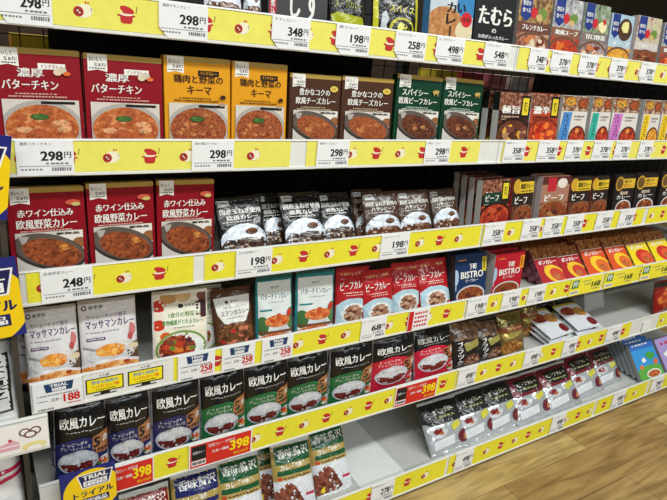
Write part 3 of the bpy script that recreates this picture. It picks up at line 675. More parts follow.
def teal():
    tl = f_((34, 132, 140)); cl = (0, 0, 1, .97); rd = random.Random(8)
    o = R(.05, .1, .95, .97, f_((222, 228, 226)))+T('香辛亭', .4, .17, .62, .21, f_((110, 110, 110)), 1)+T('バターチキンカレー', .12, .27, .9, .36, f_((60, 80, 90)), 1)+Ln(.3, .4, .74, .012, f_((150, 160, 160)), n=7)+R(.08, .5, .4, .525, tl, 'tab')
    cl = (.05, .1, .95, .97)
    o += El(.14, .74, .16, .14, f_((66, 110, 60)), 'pic', cl)+El(.92, .66, .14, .16, f_((90, 124, 66)), 'pic', cl)+El(.88, .58, .08, .06, f_((196, 60, 50)), 'pic', cl)
    o += El(.54, .68, .34, .09, food((186, 70, 30), (220, 120, 60), (240, 170, 110), 120, 'film'), 'pic', cl)
    for k in range(9): o += blob(.32+.45*rd.random(), .6+.12*rd.random(), .08, .035, rd.choice([f_((214, 104, 54)), f_((232, 150, 90)), f_((190, 80, 40))]), 'pic', rd, cl)
    o += R(.05, .82, .95, .86, f_((120, 74, 50)), 'pic')+El(.5, .97, .5, .12, food((176, 70, 36), (206, 110, 60), (230, 160, 110), 120, 'film'), 'pic', cl)
    return o
D['teal'] = Design('curry_pouch', 'curry pouch', 'stand', .114, .176, .024, f_((34, 130, 138)), teal(), seed=9)
def redp():
    cl = (0, 0, 1, .97); rd = random.Random(10); o = []
    o += T('牛肉カレー専用', .12, .1, .86, .15, f_((240, 190, 120)), 1, slant=-.01)+T('ビーフカレー', .12, .26, .9, .4, WF, 1, slant=-.03)+Ln(.2, .44, .8, .014, f_((240, 200, 190)), n=9)+Ln(.28, .48, .8, .014, f_((240, 200, 190)), n=8, seed=4)
    o += El(.5, .86, .62, .33, f_((178, 206, 218)), 'pic', (.02, .54, .98, .97))
    o += El(.5, .8, .36, .18, f_((232, 232, 226)), 'pic', cl)+El(.5, .8, .29, .15, food((110, 66, 46), (160, 110, 84), (206, 166, 136), 110, 'film'), 'pic', cl)
    for k in range(10): o += blob(.3+.4*rd.random(), .7+.2*rd.random(), .07, .035, rd.choice([f_((150, 90, 70)), f_((200, 160, 130)), f_((110, 60, 44))]), 'pic', rd, cl)
    return o+El(.9, .9, .08, .05, f_((206, 60, 70)), 'pic', cl)
D['redpouch'] = Design('curry_pouch', 'curry pouch', 'stand', .112, .165, .024, f_((178, 30, 36)), redp(), seed=11)
def bistro(base, strip_):
    o = Ln(.1, .1, .36, .025, c_((230, 150, 60)), n=4)+T('下町', .44, .2, .68, .32, FW_, 2)+T('BISTRO', .18, .35, .9, .49, FW_, 1)+T('ビーフカレー', .34, .51, .74, .57, FW_, 1)+R(.86, .08, 1, .38, strip_, 'tab')+Ln(.9, .12, .97, .2, c_((120, 90, 40)), 'tab', 1)
    o += El(.03, .45, .08, .16, c_((170, 196, 220)), 'pic', (0, 0, 1, 1))+R(.01, .6, .04, .72, c_((170, 196, 220)), 'pic')
    return o+dish(.5, .84, .46, .2, c_((206, 200, 196)), BRN, CHD, 12, 4, 'pic', (0, 0, 1, 1), .16)
D['bistronavy'] = Design('curry_carton', 'curry box', 'carton', .12, .16, .026, c_((24, 50, 92)), bistro((24, 50, 92), c_((206, 190, 60))), side=c_((70, 70, 74)))
D['bistrored'] = Design('curry_carton', 'curry box', 'carton', .128, .158, .03, c_((188, 26, 46)), bistro((188, 26, 46), c_((240, 150, 40))), side=c_((190, 186, 184)), lid=c_((150, 20, 40)))
def slanted(base, ring, inner):
    o = R(0, 0, 1, .3, food((70, 30, 20), (140, 74, 36), (206, 150, 80), 70), 'pic')+R(0, .28, 1, .3, c_((230, 226, 220)))+T('ボンカレー', .14, .34, .9, .46, FW_, 2)+T('ゴールド', .3, .5, .66, .58, FW_, 1)
    return o+El(.66, .76, .42, .25, c_(ring), 'pic', (0, .3, 1, 1), rot=.3)+El(.74, .79, .3, .18, c_(inner), 'pic', (0, 0, 1, 1), rot=.3)+El(.7, .84, .16, .09, ORG, 'pic', (0, 0, 1, 1), rot=.3)
def slant_design(base, side, ring, inner): return Design('curry_carton', 'curry box', 'carton', .125, .155, .026, c_(base), slanted(base, ring, inner), side=food(side, tuple(min(255, k+24) for k in side), tuple(min(255, k+60) for k in side), 60), lid=c_(side))
D['sred'] = slant_design((176, 24, 34), (92, 40, 52), (236, 190, 40), (204, 60, 40)); D['sorange'] = slant_design((222, 84, 34), (140, 66, 44), (246, 200, 40), (226, 110, 40)); D['syellow'] = slant_design((240, 214, 30), (150, 110, 50), (206, 50, 34), (226, 90, 50))

# right-hand cartons of the two middle rows
def photo_carton(base, fd, cols, title, tc, flag=True, seed=1, head=None):
    o = R(0, 0, 1, .3, head or food((60, 30, 22), (130, 70, 50), (196, 150, 120), 90), 'pic')
    if flag: o += R(.7, .04, .98, .42, FB_, 'tab')+R(.74, .08, .94, .38, c_((232, 208, 50)), 'tab')+T('辛口', .79, .13, .89, .33, FB_, 1, 'tab')
    o += T(title, .1, .22, .66, .36, FW_, 2)+Ln(.1, .4, .66, .03, c_(tc), n=7)
    o += Ln(.1, .45, .8, .02, c_(tc), n=12, seed=4)+R(0, .49, 1, 1, fd, 'pic')
    return o+dish(.52, .74, .6, .32, c_(tuple(int(k*.7) for k in base)), fd, cols, 22, seed, 'pic', (0, 0, 1, 1), .2)+El(.1, .88, .09, .06, c_((240, 216, 60)), 'pat')
D['gyu'] = Design('curry_carton', 'curry box', 'carton', .13, .162, .024, c_((62, 34, 28)), photo_carton((62, 34, 28), DRK, [c_((120, 66, 60)), c_((180, 130, 90)), c_((226, 170, 60)), c_((84, 40, 34))], '極旨', (200, 170, 140), seed=3), side=split_side(.112))
D['orange'] = Design('curry_carton', 'curry box', 'carton', .125, .162, .024, c_((180, 66, 36)), photo_carton((180, 66, 36), RED, [c_((214, 66, 26)), c_((236, 120, 50)), c_((170, 40, 24))], '激辛', (60, 30, 24), seed=5), side=c_((206, 206, 206)))
def band(bc):
    o = R(0, 0, 1, .28, food((60, 40, 30), (150, 96, 60), (226, 210, 190), 70), 'pic')+dish(.3, .1, .22, .09, c_((70, 44, 36)), YEL, [c_((110, 130, 60)), c_((200, 60, 40))], 6, 2, 'pic', (0, 0, 1, 1))+dish(.78, .13, .2, .1, c_((90, 50, 40)), BRN, [c_((200, 90, 50))], 6, 6, 'pic', (0, 0, 1, 1))
    o += Pg([(.08, .3), (.4, .3), (.3, 1), (0, 1), (0, .7)], c_(bc), 'tab')+V('スパイスカレー', .1, .34, .28, .94, c_(tuple(int(k*.45) for k in bc)), 1)
    return o+Ln(.5, .36, .9, .025, c_((120, 110, 110)), n=5)+Ln(.5, .42, .8, .02, c_((150, 140, 140)), n=4)+dish(.68, .78, .32, .23, c_((84, 40, 32)), RED if bc[0] < 225 else YEL, [c_((206, 70, 40)), c_((226, 150, 70)), c_((120, 40, 30))] if bc[0] < 225 else [c_((240, 180, 60)), c_((206, 120, 40))], 10, 3, 'pic', (0, 0, 1, 1))
for n, c in (('bblue', (80, 140, 206)), ('bteal', (60, 180, 160)), ('bpink', (206, 120, 196)), ('byellow', (240, 200, 40))): D[n] = Design('curry_carton', 'curry box', 'carton', .115, .163, .022, c_((222, 216, 208)), band(c), side=c_((186, 186, 184)))
D['darkgreen'] = Design('curry_carton', 'curry box', 'carton', .124, .156, .024, c_((56, 30, 26)), photo_carton((56, 30, 26), RED, [c_((150, 40, 30)), c_((190, 80, 50)), c_((96, 30, 24))], 'カレー', (200, 180, 160), seed=7)+R(.04, .24, .66, .44, c_((30, 60, 46)), 'head')+T('ビーフ', .12, .28, .58, .4, FW_, 1), side=c_((200, 198, 196)))
D['yellowtop'] = Design('curry_carton', 'curry box', 'carton', .122, .156, .024, c_((46, 34, 30)), El(.2, .16, .18, .14, c_((206, 160, 50)), 'pat')+R(.3, .08, .98, .3, c_((226, 190, 50)), 'tab')+Ln(.36, .25, .94, .025, FB_, 'tab')+T('銀座カレー', .36, .11, .95, .22, FB_, 1, 'tab')+T('ビーフ', .14, .36, .7, .5, FW_, 2)+R(0, .54, 1, 1, DRK, 'pic')+dish(.6, .76, .5, .24, c_((120, 90, 70)), BRN, CHD, 16, 8, 'pic', (0, 0, 1, 1)), side=c_((150, 50, 46)))
D['palemeat'] = Design('curry_carton', 'curry box', 'carton', .13, .16, .024, c_((170, 120, 100)), R(0, 0, 1, .16, c_((90, 46, 40)), 'head')+R(.2, .02, .5, .3, c_((190, 40, 50)), 'tab')+El(.72, .14, .18, .1, c_((230, 220, 210)), 'pic')+T('ビーフ', .14, .36, .8, .5, FW_, 2)+R(0, .52, 1, 1, BRN, 'pic')+dish(.5, .76, .6, .3, c_((150, 110, 84)), BRN, CHD, 20, 9, 'pic', (0, 0, 1, 1)), side=c_((196, 190, 186)))
D['blackseal'] = Design('curry_carton', 'curry box', 'carton', .116, .155, .026, c_((34, 28, 26)), R(.3, .09, 1, .31, c_((222, 180, 56)), 'tab')+T('香り', .44, .12, .8, .19, FB_, 1, 'tab')+T('カリー', .44, .205, .9, .29, c_((150, 40, 30)), 1, 'tab')+El(.22, .2, .2, .17, c_((190, 150, 50)), 'pat')+El(.22, .2, .15, .125, c_((110, 80, 40)), 'pat')+T('銀座', .3, .38, .7, .46, c_((222, 200, 180)), 1)+T('カレー', .16, .47, .84, .56, FW_, 1)+dish(.56, .78, .4, .2, c_((222, 218, 214)), BRN, CHD, 10, 3, 'pic', (0, 0, 1, 1))+R(.0, .82, .16, .94, c_((232, 210, 60)), 'pat'), side=c_((40, 32, 30)))

# top shelf packs
D['greybrush'] = Design('curry_carton', 'curry box', 'carton', .142, .175, .03, c_((66, 64, 66)), R(.02, .3, .13, .86, c_((180, 44, 60)), 'tab')+V('牛すじ煮込', .04, .33, .11, .84, FW_, 1, 'tab')+T('し', .36, .5, .52, .82, FW_, 2)+T('ず', .62, .4, .84, .84, FW_, 2), side=c_((40, 38, 40)))
D['blackyellow'] = Design('curry_pouch', 'curry pouch', 'stand', .12, .165, .03, BF, Ln(.14, .4, .88, .04, f_((150, 150, 40)), n=6)+T('スープカレー', .14, .5, .86, .6, f_((150, 150, 44)), 1)+Pg([(.06, .7), (.2, .66), (.86, .7), (.94, .8), (.95, .9), (.3, .9), (.1, .82)], f_((176, 180, 30)), 'pic'), seed=13)
D['blacksilver'] = Design('curry_pouch', 'curry pouch', 'stand', .135, .165, .03, BF, R(.02, .05, .1, .95, f_((210, 206, 40)))+R(.9, .05, .97, .95, f_((196, 190, 40)))+T('スパイス', .3, .46, .86, .56, f_((206, 200, 60)), 1)+El(.58, .78, .27, .16, f_((196, 190, 50)), 'pic')+El(.58, .78, .22, .13, f_((40, 40, 24)), 'pic')+blob(.58, .78, .16, .09, f_((230, 224, 90)), 'pic', random.Random(3))+El(.62, .8, .05, .03, BF, 'pic')+Pg([(.16, .6), (.24, .55), (.3, .66), (.24, .74), (.3, .84), (.2, .9), (.14, .78)], f_((196, 200, 204)), 'pat'), seed=15)
D['yokosuka'] = Design('curry_carton', 'curry box', 'carton', .142, .175, .026, c_((206, 212, 216)), R(0, 0, .36, .5, c_((196, 206, 214)))+R(.6, 0, 1, .52, c_((52, 130, 186)))+El(.36, .76, .48, .34, food((160, 96, 40), (190, 126, 66), (210, 160, 104), 60), 'pic', (0, 0, 1, 1))+El(.8, .72, .2, .14, c_((226, 210, 170)), 'pic', (0, 0, 1, 1))+V('カレー', .38, .36, .58, .82, FB_, 2)+T('い', .62, .36, .8, .48, FB_, 2)+El(.84, .56, .13, .1, c_((206, 36, 40)), 'tab')+T('中辛', .75, .53, .93, .6, FB_, 1, 'tab'), side=c_((70, 130, 180)))
D['tamura'] = Design('curry_carton', 'curry box', 'carton', .15, .178, .03, c_((26, 25, 27)), T('たむら', .1, .34, .92, .58, FW_, 2)+T('の', .44, .63, .55, .69, FW_, 1)+T('お肉が入ったカレー', .12, .72, .88, .775, FW_, 1)+T('(中辛)', .4, .79, .62, .83, FW_, 1), side=c_((20, 19, 20)))
def flagged(base, fd, cols, hd, title, seed):
    return R(0, 0, 1, .45, hd, 'pic')+Pg([(.06, 0), (.38, 0), (.38, .36), (.22, .44), (.06, .36)], c_((36, 56, 130)), 'flag')+T('野菜を', .1, .14, .34, .21, FW_, 1, 'flag')+T('食べる', .1, .24, .34, .31, FW_, 1, 'flag')+El(.46, .3, .1, .08, c_((206, 40, 50)), 'pat')+blob(.72, .3, .16, .09, c_((110, 140, 60)), 'pic', random.Random(seed))+blob(.64, .36, .12, .06, c_((206, 176, 120)), 'pic', random.Random(seed+3))+T(title, .14, .48, .92, .56, FW_, 2)+R(0, .6, 1, 1, fd, 'pic')+dish(.5, .82, .58, .24, c_((110, 76, 56)), fd, cols, 18, seed, 'pic', (0, 0, 1, 1), .22)
rw = [c_((226, 206, 176)), c_((206, 120, 70)), c_((120, 50, 40))]
D['fl1'] = Design('curry_carton', 'curry box', 'carton', .145, .172, .024, c_((110, 66, 54)), flagged(0, food((110, 44, 36), (160, 90, 70), (214, 180, 150), 40), rw, food((60, 40, 30), (150, 110, 60), (210, 180, 120), 50), 'フレンチカレー', 3), side=c_((150, 146, 144)))
D['fl2'] = Design('curry_carton', 'curry box', 'carton', .14, .172, .024, c_((140, 90, 70)), flagged(0, RED, [c_((226, 110, 40)), c_((190, 60, 30)), c_((240, 170, 90))], food((110, 110, 116), (170, 170, 172), (226, 224, 220), 40), '欧風スープ', 5), side=c_((150, 146, 144)))
D['fl3'] = Design('curry_carton', 'curry box', 'carton', .142, .172, .024, c_((130, 116, 110)), flagged(0, food((96, 70, 70), (150, 126, 126), (200, 180, 176), 60), rw, food((70, 76, 80), (130, 150, 110), (190, 196, 200), 40), '甘口野菜', 7)+blob(.74, .34, .18, .12, c_((240, 226, 176)), 'pic', random.Random(1))+El(.8, .26, .06, .05, c_((206, 50, 40)), 'pic'), side=c_((170, 170, 170)))
D['fl4'] = Design('curry_carton', 'curry box', 'carton', .118, .165, .024, c_((176, 200, 214)), flagged(0, YEL, [c_((240, 170, 60)), c_((226, 206, 110)), c_((150, 160, 60))], c_((170, 196, 212)), 'スープ', 9)+El(.64, .26, .3, .2, c_((80, 50, 36)), 'pic')+blob(.62, .2, .2, .12, c_((232, 226, 150)), 'pic', random.Random(4)), side=c_((176, 172, 176)))
D['fl5'] = Design('curry_carton', 'curry box', 'carton', .136, .166, .024, c_((206, 196, 190)), flagged(0, BRN, CHD, food((150, 90, 80), (206, 190, 170), (190, 200, 130), 40), '牛肉ビーフ', 11), side=c_((190, 184, 182)))

# five-serving bags
def five(col, s=0.):
    o = R(0, .0, .3, .1, f_((90, 90, 92)), 'tab')+T('欧風カレー', .1, .18, .9, .31-s*.3, WF, 1)+Ln(.2, .345-s*.5, .86, .01, f_((170, 170, 170)), n=10)
    cl = (0, 0, 1, .97)
    o += El(.42, 1.0-s, .82, .58, f_(col), 'dec', (0, .40-s, 1, 1.0))+R(.955, .03, 1, .98, f_((158, 160, 164)))+R(0, .03, .022, .98, f_((140, 142, 146)))
    o += T('トッピングや', .14, .47-s, .58, .51-s, WF, 0)+T('アレンジいろいろ', .1, .52-s, .62, .56-s, WF, 0)
    o += Pg([(.66, .44), (.98, .38), (.98, .64), (.9, .68), (.66, .64)], f_((166, 108, 66)), 'pat')+T('5', .68, .45, .81, .58, BF, 2, 'pat')+T('食', .84, .44, .95, .53, WF, 1, 'pat')+Ln(.68, .6, .96, .03, f_((60, 30, 20)), 'pat', 4)
    c = .735-s
    o += El(.42, c, .36, .165, f_((196, 198, 206)), 'pic', cl)+El(.42, c, .325, .145, food((190, 192, 200), (216, 218, 224), (236, 236, 240), 160, 'film'), 'pic', cl)
    pts = [(.42+.325*math.cos(a), c+.145*math.sin(a)) for a in [math.pi*k/16+.1 for k in range(16)]]
    o += Pg(pts+[(.16, c), (.4, c+.02), (.6, c-.01)], curr, 'pic', cl)
    rd = random.Random(6)
    o += El(.9, .8, .13, .08, f_((226, 220, 216)), 'pic', cl)+blob(.86, .78, .08, .05, f_((200, 50, 34)), 'pic', rd, cl)+blob(.93, .82, .06, .04, f_((222, 130, 50)), 'pic', rd, cl)+blob(.8, .82, .05, .03, f_((80, 110, 50)), 'pic', rd, cl)
    return o
for n, c, sd in (('fnavy', (36, 40, 92), 21), ('fgreen', (28, 104, 56), 23), ('fred', (196, 30, 56), 25)): D[n] = Design('curry_bag', 'curry bag', 'pillow', .135, .2, .05, BF, five(c, .08 if n == 'fred' else .0), side=None, back=f_((170, 172, 176)), seal=f_((60, 60, 62)), seed=sd)
D['black'] = Design('curry_pouch', 'curry pouch', 'pillow', .125, .175, .05, f_((40, 32, 30)), R(0, 0, 1, .42, food((70, 50, 40), (120, 86, 60), (160, 128, 96), 40, 'film'))+Pg([(.3, .5), (.9, .42), (.95, .55), (.4, .66)], f_((160, 150, 80)), 'tab')+V('ブラック', .14, .45, .3, .95, WF, 1)+dish(.64, .86, .34, .14, f_((90, 60, 50)), cur, [f_((150, 100, 80)), f_((190, 150, 120))], 9, 5, 'pic', (0, 0, 1, .97)), 'foil', seed=27)
D['gold'] = Design('curry_pouch', 'curry pouch', 'pillow', .122, .165, .045, M((150, 122, 66), 'foil'), R(0, 0, 1, .3, M((120, 106, 50), 'foil'))+R(0, .3, 1, .42, f_((120, 60, 40)), 'tab')+T('カレー', .2, .32, .8, .4, f_((220, 200, 120)), 1)+El(.4, .8, .4, .16, food((110, 50, 30), (170, 110, 50), (210, 180, 90), 60, 'film'), 'pic', (0, 0, 1, .97))+Pg([(.1, .46), (.9, .44), (.7, .54), (.2, .6)], M((196, 176, 90), 'foil'), 'pat'), seed=29)
def silverflat():
    o = R(0, 0, 1, .3, f_((40, 34, 32)))+Pg([(.1, .06), (.6, .1), (.7, .24), (.2, .26)], f_((24, 22, 22)), 'tab')+T('スープカレー', .16, .12, .6, .2, f_((200, 190, 150)), 1)+R(0, .27, 1, .33, f_((190, 170, 50)))
    return o+El(.3, .5, .26, .12, food((110, 30, 26), (150, 56, 40), (190, 90, 60), 80, 'film'), 'pic')+El(.68, .56, .26, .12, food((160, 90, 30), (206, 140, 60), (230, 180, 110), 80, 'film'), 'pic')+El(.8, .84, .18, .1, f_((120, 30, 36)), 'pat')
D['silverflat'] = Design('curry_pouch', 'curry pouch', 'pillow', .135, .17, .03, f_((222, 224, 228)), silverflat(), seed=31)
D['redright'] = Design('curry_pouch', 'curry pouch', 'pillow', .13, .17, .05, f_((150, 30, 24)), R(0, 0, 1, .16, f_((50, 60, 40)))+El(.5, .55, .45, .3, food((150, 40, 20), (200, 80, 34), (230, 140, 60), 60, 'film'), 'pic')+T('辛', .3, .2, .7, .34, f_((240, 200, 80)), 2), seed=33)
# lowest shelf
def zeitaku(col):
    gf = M((176, 152, 84), 'film'); o = R(0, 0, 1, .52, gf)+R(.06, .06, .97, .3, f_(col))+T('香味贅沢', .12, .1, .92, .22, WF, 1)+T('カレー', .16, .31, .48, .38, WF, 2)+T('中辛', .52, .31, .68, .37, WF, 1)+R(.08, .385, .94, .45, f_(col), 'tab')+El(.12, .49, .05, .025, f_((206, 80, 40)), 'pat')+Ln(.2, .48, .9, .02, f_((120, 60, 40)), n=9)
    rd = random.Random(3); cl = (0, .5, 1, .96)
    o += R(0, .52, 1, .96, food((206, 208, 212), (226, 228, 232), (240, 240, 244), 180, 'film'), 'pic')+Pg([(.0, .66), (.3, .54), (.46, .62), (.6, .78), (.72, .9), (.6, .96), (.0, .96)], food((90, 40, 30), (130, 66, 48), (170, 100, 76), 100, 'film'), 'pic', cl)
    for k in range(10): o += blob(.06+.46*rd.random(), .64+.28*rd.random(), .08, .035, rd.choice([f_((150, 84, 60)), f_((96, 44, 36)), f_((180, 110, 84))]), 'pic', rd, cl)
    return o+R(.72, .76, .96, .8, f_((200, 50, 80)), 'pat')+T('4', .1, .84, .22, .95, f_((240, 220, 50)), 2, 'pat')
D['zgreen'] = Design('curry_bag', 'curry bag', 'pillow', .12, .2, .045, f_((224, 226, 228)), zeitaku((24, 84, 48)), seed=35)
D['znavy'] = Design('curry_bag', 'curry bag', 'pillow', .125, .2, .045, f_((224, 226, 228)), zeitaku((32, 38, 96)), seed=37)
D['zred'] = Design('curry_bag', 'curry bag', 'pillow', .125, .2, .045, f_((224, 226, 228)), zeitaku((130, 30, 34)), seed=39)
def sbag(top, lab):
    sv = M((216, 219, 223), 'foil'); o = R(0, 0, 1, .4, f_(top))+Pg([(0, .38), (1, .36), (.9, .46), (.14, .47)], f_(top))+Pg([(.22, .13), (.84, .12), (.9, .3), (.78, .4), (.26, .4), (.18, .3)], f_((26, 26, 24)), 'tab')+T('ビーフカレー', .26, .19, .8, .27, f_((210, 206, 180)), 1)+Ln(.26, .32, .76, .03, f_((150, 150, 90)), n=5)
    rd = random.Random(5); cl = (0, 0, 1, .97)
    o += El(.26, .6, .18, .1, f_((200, 200, 204)), 'pic', cl)+blob(.24, .58, .11, .06, f_((130, 40, 36)), 'pic', rd, cl)+blob(.3, .62, .07, .04, f_((180, 110, 70)), 'pic', rd, cl)+Pg([(.56, .52), (.8, .46), (.84, .56), (.6, .64)], f_((206, 200, 70)), 'pat', cl)
    return o+El(.88, .78, .18, .12, f_((110, 34, 44)), 'pic', cl)+blob(.9, .8, .08, .06, f_((206, 130, 60)), 'pic', rd, cl)+Pg([(.1, .74), (.6, .7), (.6, .86), (.1, .9)], f_((226, 228, 230)), 'pat', cl)
D['sblack'] = Design('curry_bag', 'curry bag', 'pillow', .14, .19, .055, M((216, 219, 223), 'foil'), sbag((34, 34, 34), 0), seed=41)
D['smaroon'] = Design('curry_bag', 'curry bag', 'pillow', .165, .19, .055, M((216, 219, 223), 'foil'), sbag((110, 26, 36), 0), seed=43)
D['swhite'] = Design('curry_bag', 'curry bag', 'pillow', .15, .18, .055, M((210, 212, 216), 'foil'), sbag((96, 40, 34), 0), seed=45)
D['bluebook'] = Design('curry_carton', 'curry box', 'carton', .15, .18, .018, c_((60, 150, 214)), R(0, 0, 1, .2, c_((60, 110, 190)))+Ln(.1, .06, .8, .04, FW_, n=5)+blob(.7, .42, .2, .14, c_((70, 160, 70)), 'pic', random.Random(1))+blob(.4, .5, .1, .08, c_((240, 236, 230)), 'pic', random.Random(2))+El(.5, .95, .7, .3, c_((96, 170, 70)), 'pic', (0, 0, 1, 1))+El(.6, .9, .3, .12, c_((240, 240, 236)), 'pic', (0, 0, 1, 1))+El(.6, .9, .26, .09, ORG, 'pic', (0, 0, 1, 1))+blob(.2, .66, .1, .07, c_((220, 130, 60)), 'pic', random.Random(4))+blob(.85, .62, .1, .08, c_((226, 110, 50)), 'pic', random.Random(5)), side=c_((150, 152, 150)), lid=c_((60, 120, 60)))
D['lilac'] = Design('curry_carton', 'curry box', 'carton', .15, .18, .024, c_((170, 150, 206)), Ln(.14, .14, .86, .08, c_((190, 70, 110)), n=4)+blob(.5, .5, .36, .16, c_((240, 238, 236)), 'pic', random.Random(2))+El(.5, .9, .4, .14, c_((236, 230, 224)), 'pic', (0, 0, 1, 1))+El(.5, .9, .34, .11, ORG, 'pic', (0, 0, 1, 1)), side=c_((150, 140, 160)), lid=c_((120, 30, 40)))
# rice bags of the neighbour unit
D['ricebag'] = Design('snack_bag', 'snack bag', 'pillow', .16, .26, .06, f_((222, 222, 222)), R(.52, .1, .66, .3, f_((190, 40, 60)), 'tab')+R(.6, .34, .94, .9, f_((40, 38, 38)), 'tab')+R(.63, .36, .91, .88, f_((214, 214, 212)), 'tab')+V('米菓子', .66, .4, .88, .84, BF, 2)+V('こめ', .2, .2, .5, .9, BF, 2), seed=47)
D['stripebag'] = Design('snack_bag', 'snack bag', 'pillow', .17, .24, .06, f_((226, 224, 224)), Pg([(0, .5), (.5, .4), (1, .36), (1, .4), (.5, .45), (0, .56)], f_((190, 40, 80)))+Pg([(0, .6), (.5, .49), (1, .43), (1, .47), (.5, .54), (0, .66)], f_((190, 40, 80)))+T('せん', .2, .14, .7, .28, BF, 2), seed=49)

# ---------------------------------------------------------------- packs set on the shelves
def pack(kind, row, tl, tr, lean, label, group=None, y=.03, n=0, gap=None, backs=None, H=None, x=None, yaw=0, tilt=None):
    d = D[kind]; yb = y+YF[row]; z0 = ZS[row]+.0005+math.sin(lean)*d.T*(1 if d.kind == 'carton' else .75 if d.kind == 'stand' else .5)
    a, c = unproj(*tl, yb, lean, z0), unproj(*tr, yb, lean, z0)
    ca = math.cos(lean); va, vc = (a.z-z0)/ca, (c.z-z0)/ca
    w = math.hypot(c.x-a.x, vc-va); h = H or (va+vc)/2; tl_ = math.atan2(vc-va, c.x-a.x) if tilt is None else tilt
    tl_ = max(-.09, min(.09, tl_*.7))
    lift = abs(math.sin(tl_))*w/2*ca
    sx, sz = w/d.W, h/d.H
    rot = Matrix.Rotation(yaw, 3, 'Z') @ Matrix.Rotation(-lean, 3, 'X') @ Matrix.Rotation(-tl_, 3, 'Y')
    o = d.inst(label, ((a.x+c.x)/2, yb, z0+lift), rot.to_euler(), (sx, 1, sz), group)
    g = gap or d.T+.003; step = g/math.cos(lean)
    for k in range(n):
        d.inst(backs[k] if isinstance(backs, (list, tuple)) else backs, ((a.x+c.x)/2+.0015*(k+1), yb+step*(k+1), z0+lift), rot.to_euler(), (sx, 1, sz*(1-.006*(k % 2))), group)
    return o
cl_ = .09
# row B
pack('butter', 'B', (-9, 46.5), (80, 52), cl_, 'red butter chicken carton at the left edge of the second shelf', 'red butter chicken cartons')
pack('butter', 'B', (82, 53), (161, 59.5), cl_, 'red butter chicken carton beside the yellow keema cartons', 'red butter chicken cartons')
pack('keema', 'B', (163, 55), (230, 60.5), cl_, 'yellow keema carton beside the red butter chicken carton', 'yellow keema cartons')
pack('keema', 'B', (231.5, 61), (287, 66), cl_, 'yellow keema carton beside the brown cheese curry carton', 'yellow keema cartons')
pack('cheese', 'B', (290, 73), (341, 77), cl_, 'brown cheese curry carton beside the yellow keema carton', 'brown cheese curry cartons')
pack('cheese', 'B', (342.5, 76), (394, 80), cl_, 'brown cheese curry carton beside the green beef curry carton', 'brown cheese curry cartons')
pack('beef', 'B', (397, 74), (442.5, 79), cl_, 'green beef curry carton beside the brown cheese curry carton', 'green beef curry cartons')
pack('beef', 'B', (443.5, 77), (483, 82), cl_, 'green beef curry carton at the right end of the middle unit', 'green beef curry cartons')
od = ['second', 'third', 'fourth', 'fifth', 'sixth', 'seventh', 'eighth']
pack('gyu', 'B', (501, 92), (532, 94), .1, 'dark meat stew carton with yellow tag, front of its line', 'dark stew cartons', y=.02, n=4, gap=.042, backs=['dark stew carton with pale side, %s in line behind the front one' % k for k in od])
pack('orange', 'B', (533, 93), (561, 95), .1, 'orange red stew carton with a yellow tag at its corner', None, y=.02)
pack('bblue', 'B', (564, 95.5), (590, 97), .1, 'white spice curry carton with a blue band', 'white cartons with coloured bands', y=.02)
pack('bteal', 'B', (594, 97), (613.5, 98), .1, 'white spice curry carton with a teal band, front of its line', 'white cartons with coloured bands', y=.02, n=1, backs='white spice curry carton with a teal band, behind the front one')
pack('bpink', 'B', (615, 98), (641, 99.5), .1, 'white spice curry carton with a pink band', 'white cartons with coloured bands', y=.02)
pack('byellow', 'B', (646, 100), (663, 101), .1, 'white spice curry carton with yellow band, left of the two', 'white cartons with coloured bands', y=.02)
pack('byellow', 'B', (664.5, 101), (684, 102), .1, 'white spice curry carton with yellow band, cut by the right picture edge', 'white cartons with coloured bands', y=.02)
# row A: tops mostly above the picture
def packA(kind, bl, br, label, group=None, H=None, lean=.1, y=.025, **k):
    d = D[kind]; zt = ZB['A']+RH['A']
    def up(px):
        lo, hi = -200, 300
        for _ in range(40):
            m = (lo+hi)/2
            if unproj(px, m, y, lean, ZS['A']).z > zt: lo = m
            else: hi = m
        return unproj(px, lo, y, lean, ZS['A']).x
    x0, x1 = up(bl), up(br); h = H or d.H
    return d.inst(label, ((x0+x1)/2, y, ZS['A']+.0005), (-lean, 0, 0), ((x1-x0)/d.W, 1, h/d.H), group)
packA('hayashi', 205, 244, 'brown glossy pouch at the left of the topmost shelf', None, lean=.2)
packA('hayashi', 245, 263, 'brown glossy pouch beside the grey brush-letter carton', None, lean=.2)
packA('greybrush', 268, 327, 'dark grey carton with white brush letters and red side band')
packA('blackyellow', 330, 368, 'black pouch with a broad yellow patch', None, lean=.15)
packA('blacksilver', 375, 421, 'black pouch with yellow edges and silver marks', None, lean=.15)
packA('yokosuka', 428, 471, 'white and blue carton with a tall black vertical title and curry photo')
packA('tamura', 472.5, 512, 'black carton with large white brush title on the topmost shelf')
packA('fl1', 515, 547, 'brown carton with blue flag beside the black brush title carton')
packA('fl2', 549, 577, 'carton with blue flag and an orange stew picture', 'cartons with blue flags')
packA('fl3', 579, 604, 'grey green carton with blue flag and a white rice mound', 'cartons with blue flags')
packA('fl4', 606, 628, 'light blue carton with a yellow orange soup bowl', 'cartons with blue flags', H=.158)
packA('fl5', 632, 655, 'cream carton with blue flag and brown meat stew', 'cartons with blue flags', H=.166)
packA('fl2', 658, 682, 'carton with blue flag cut by the right picture edge', 'cartons with blue flags', H=.16)
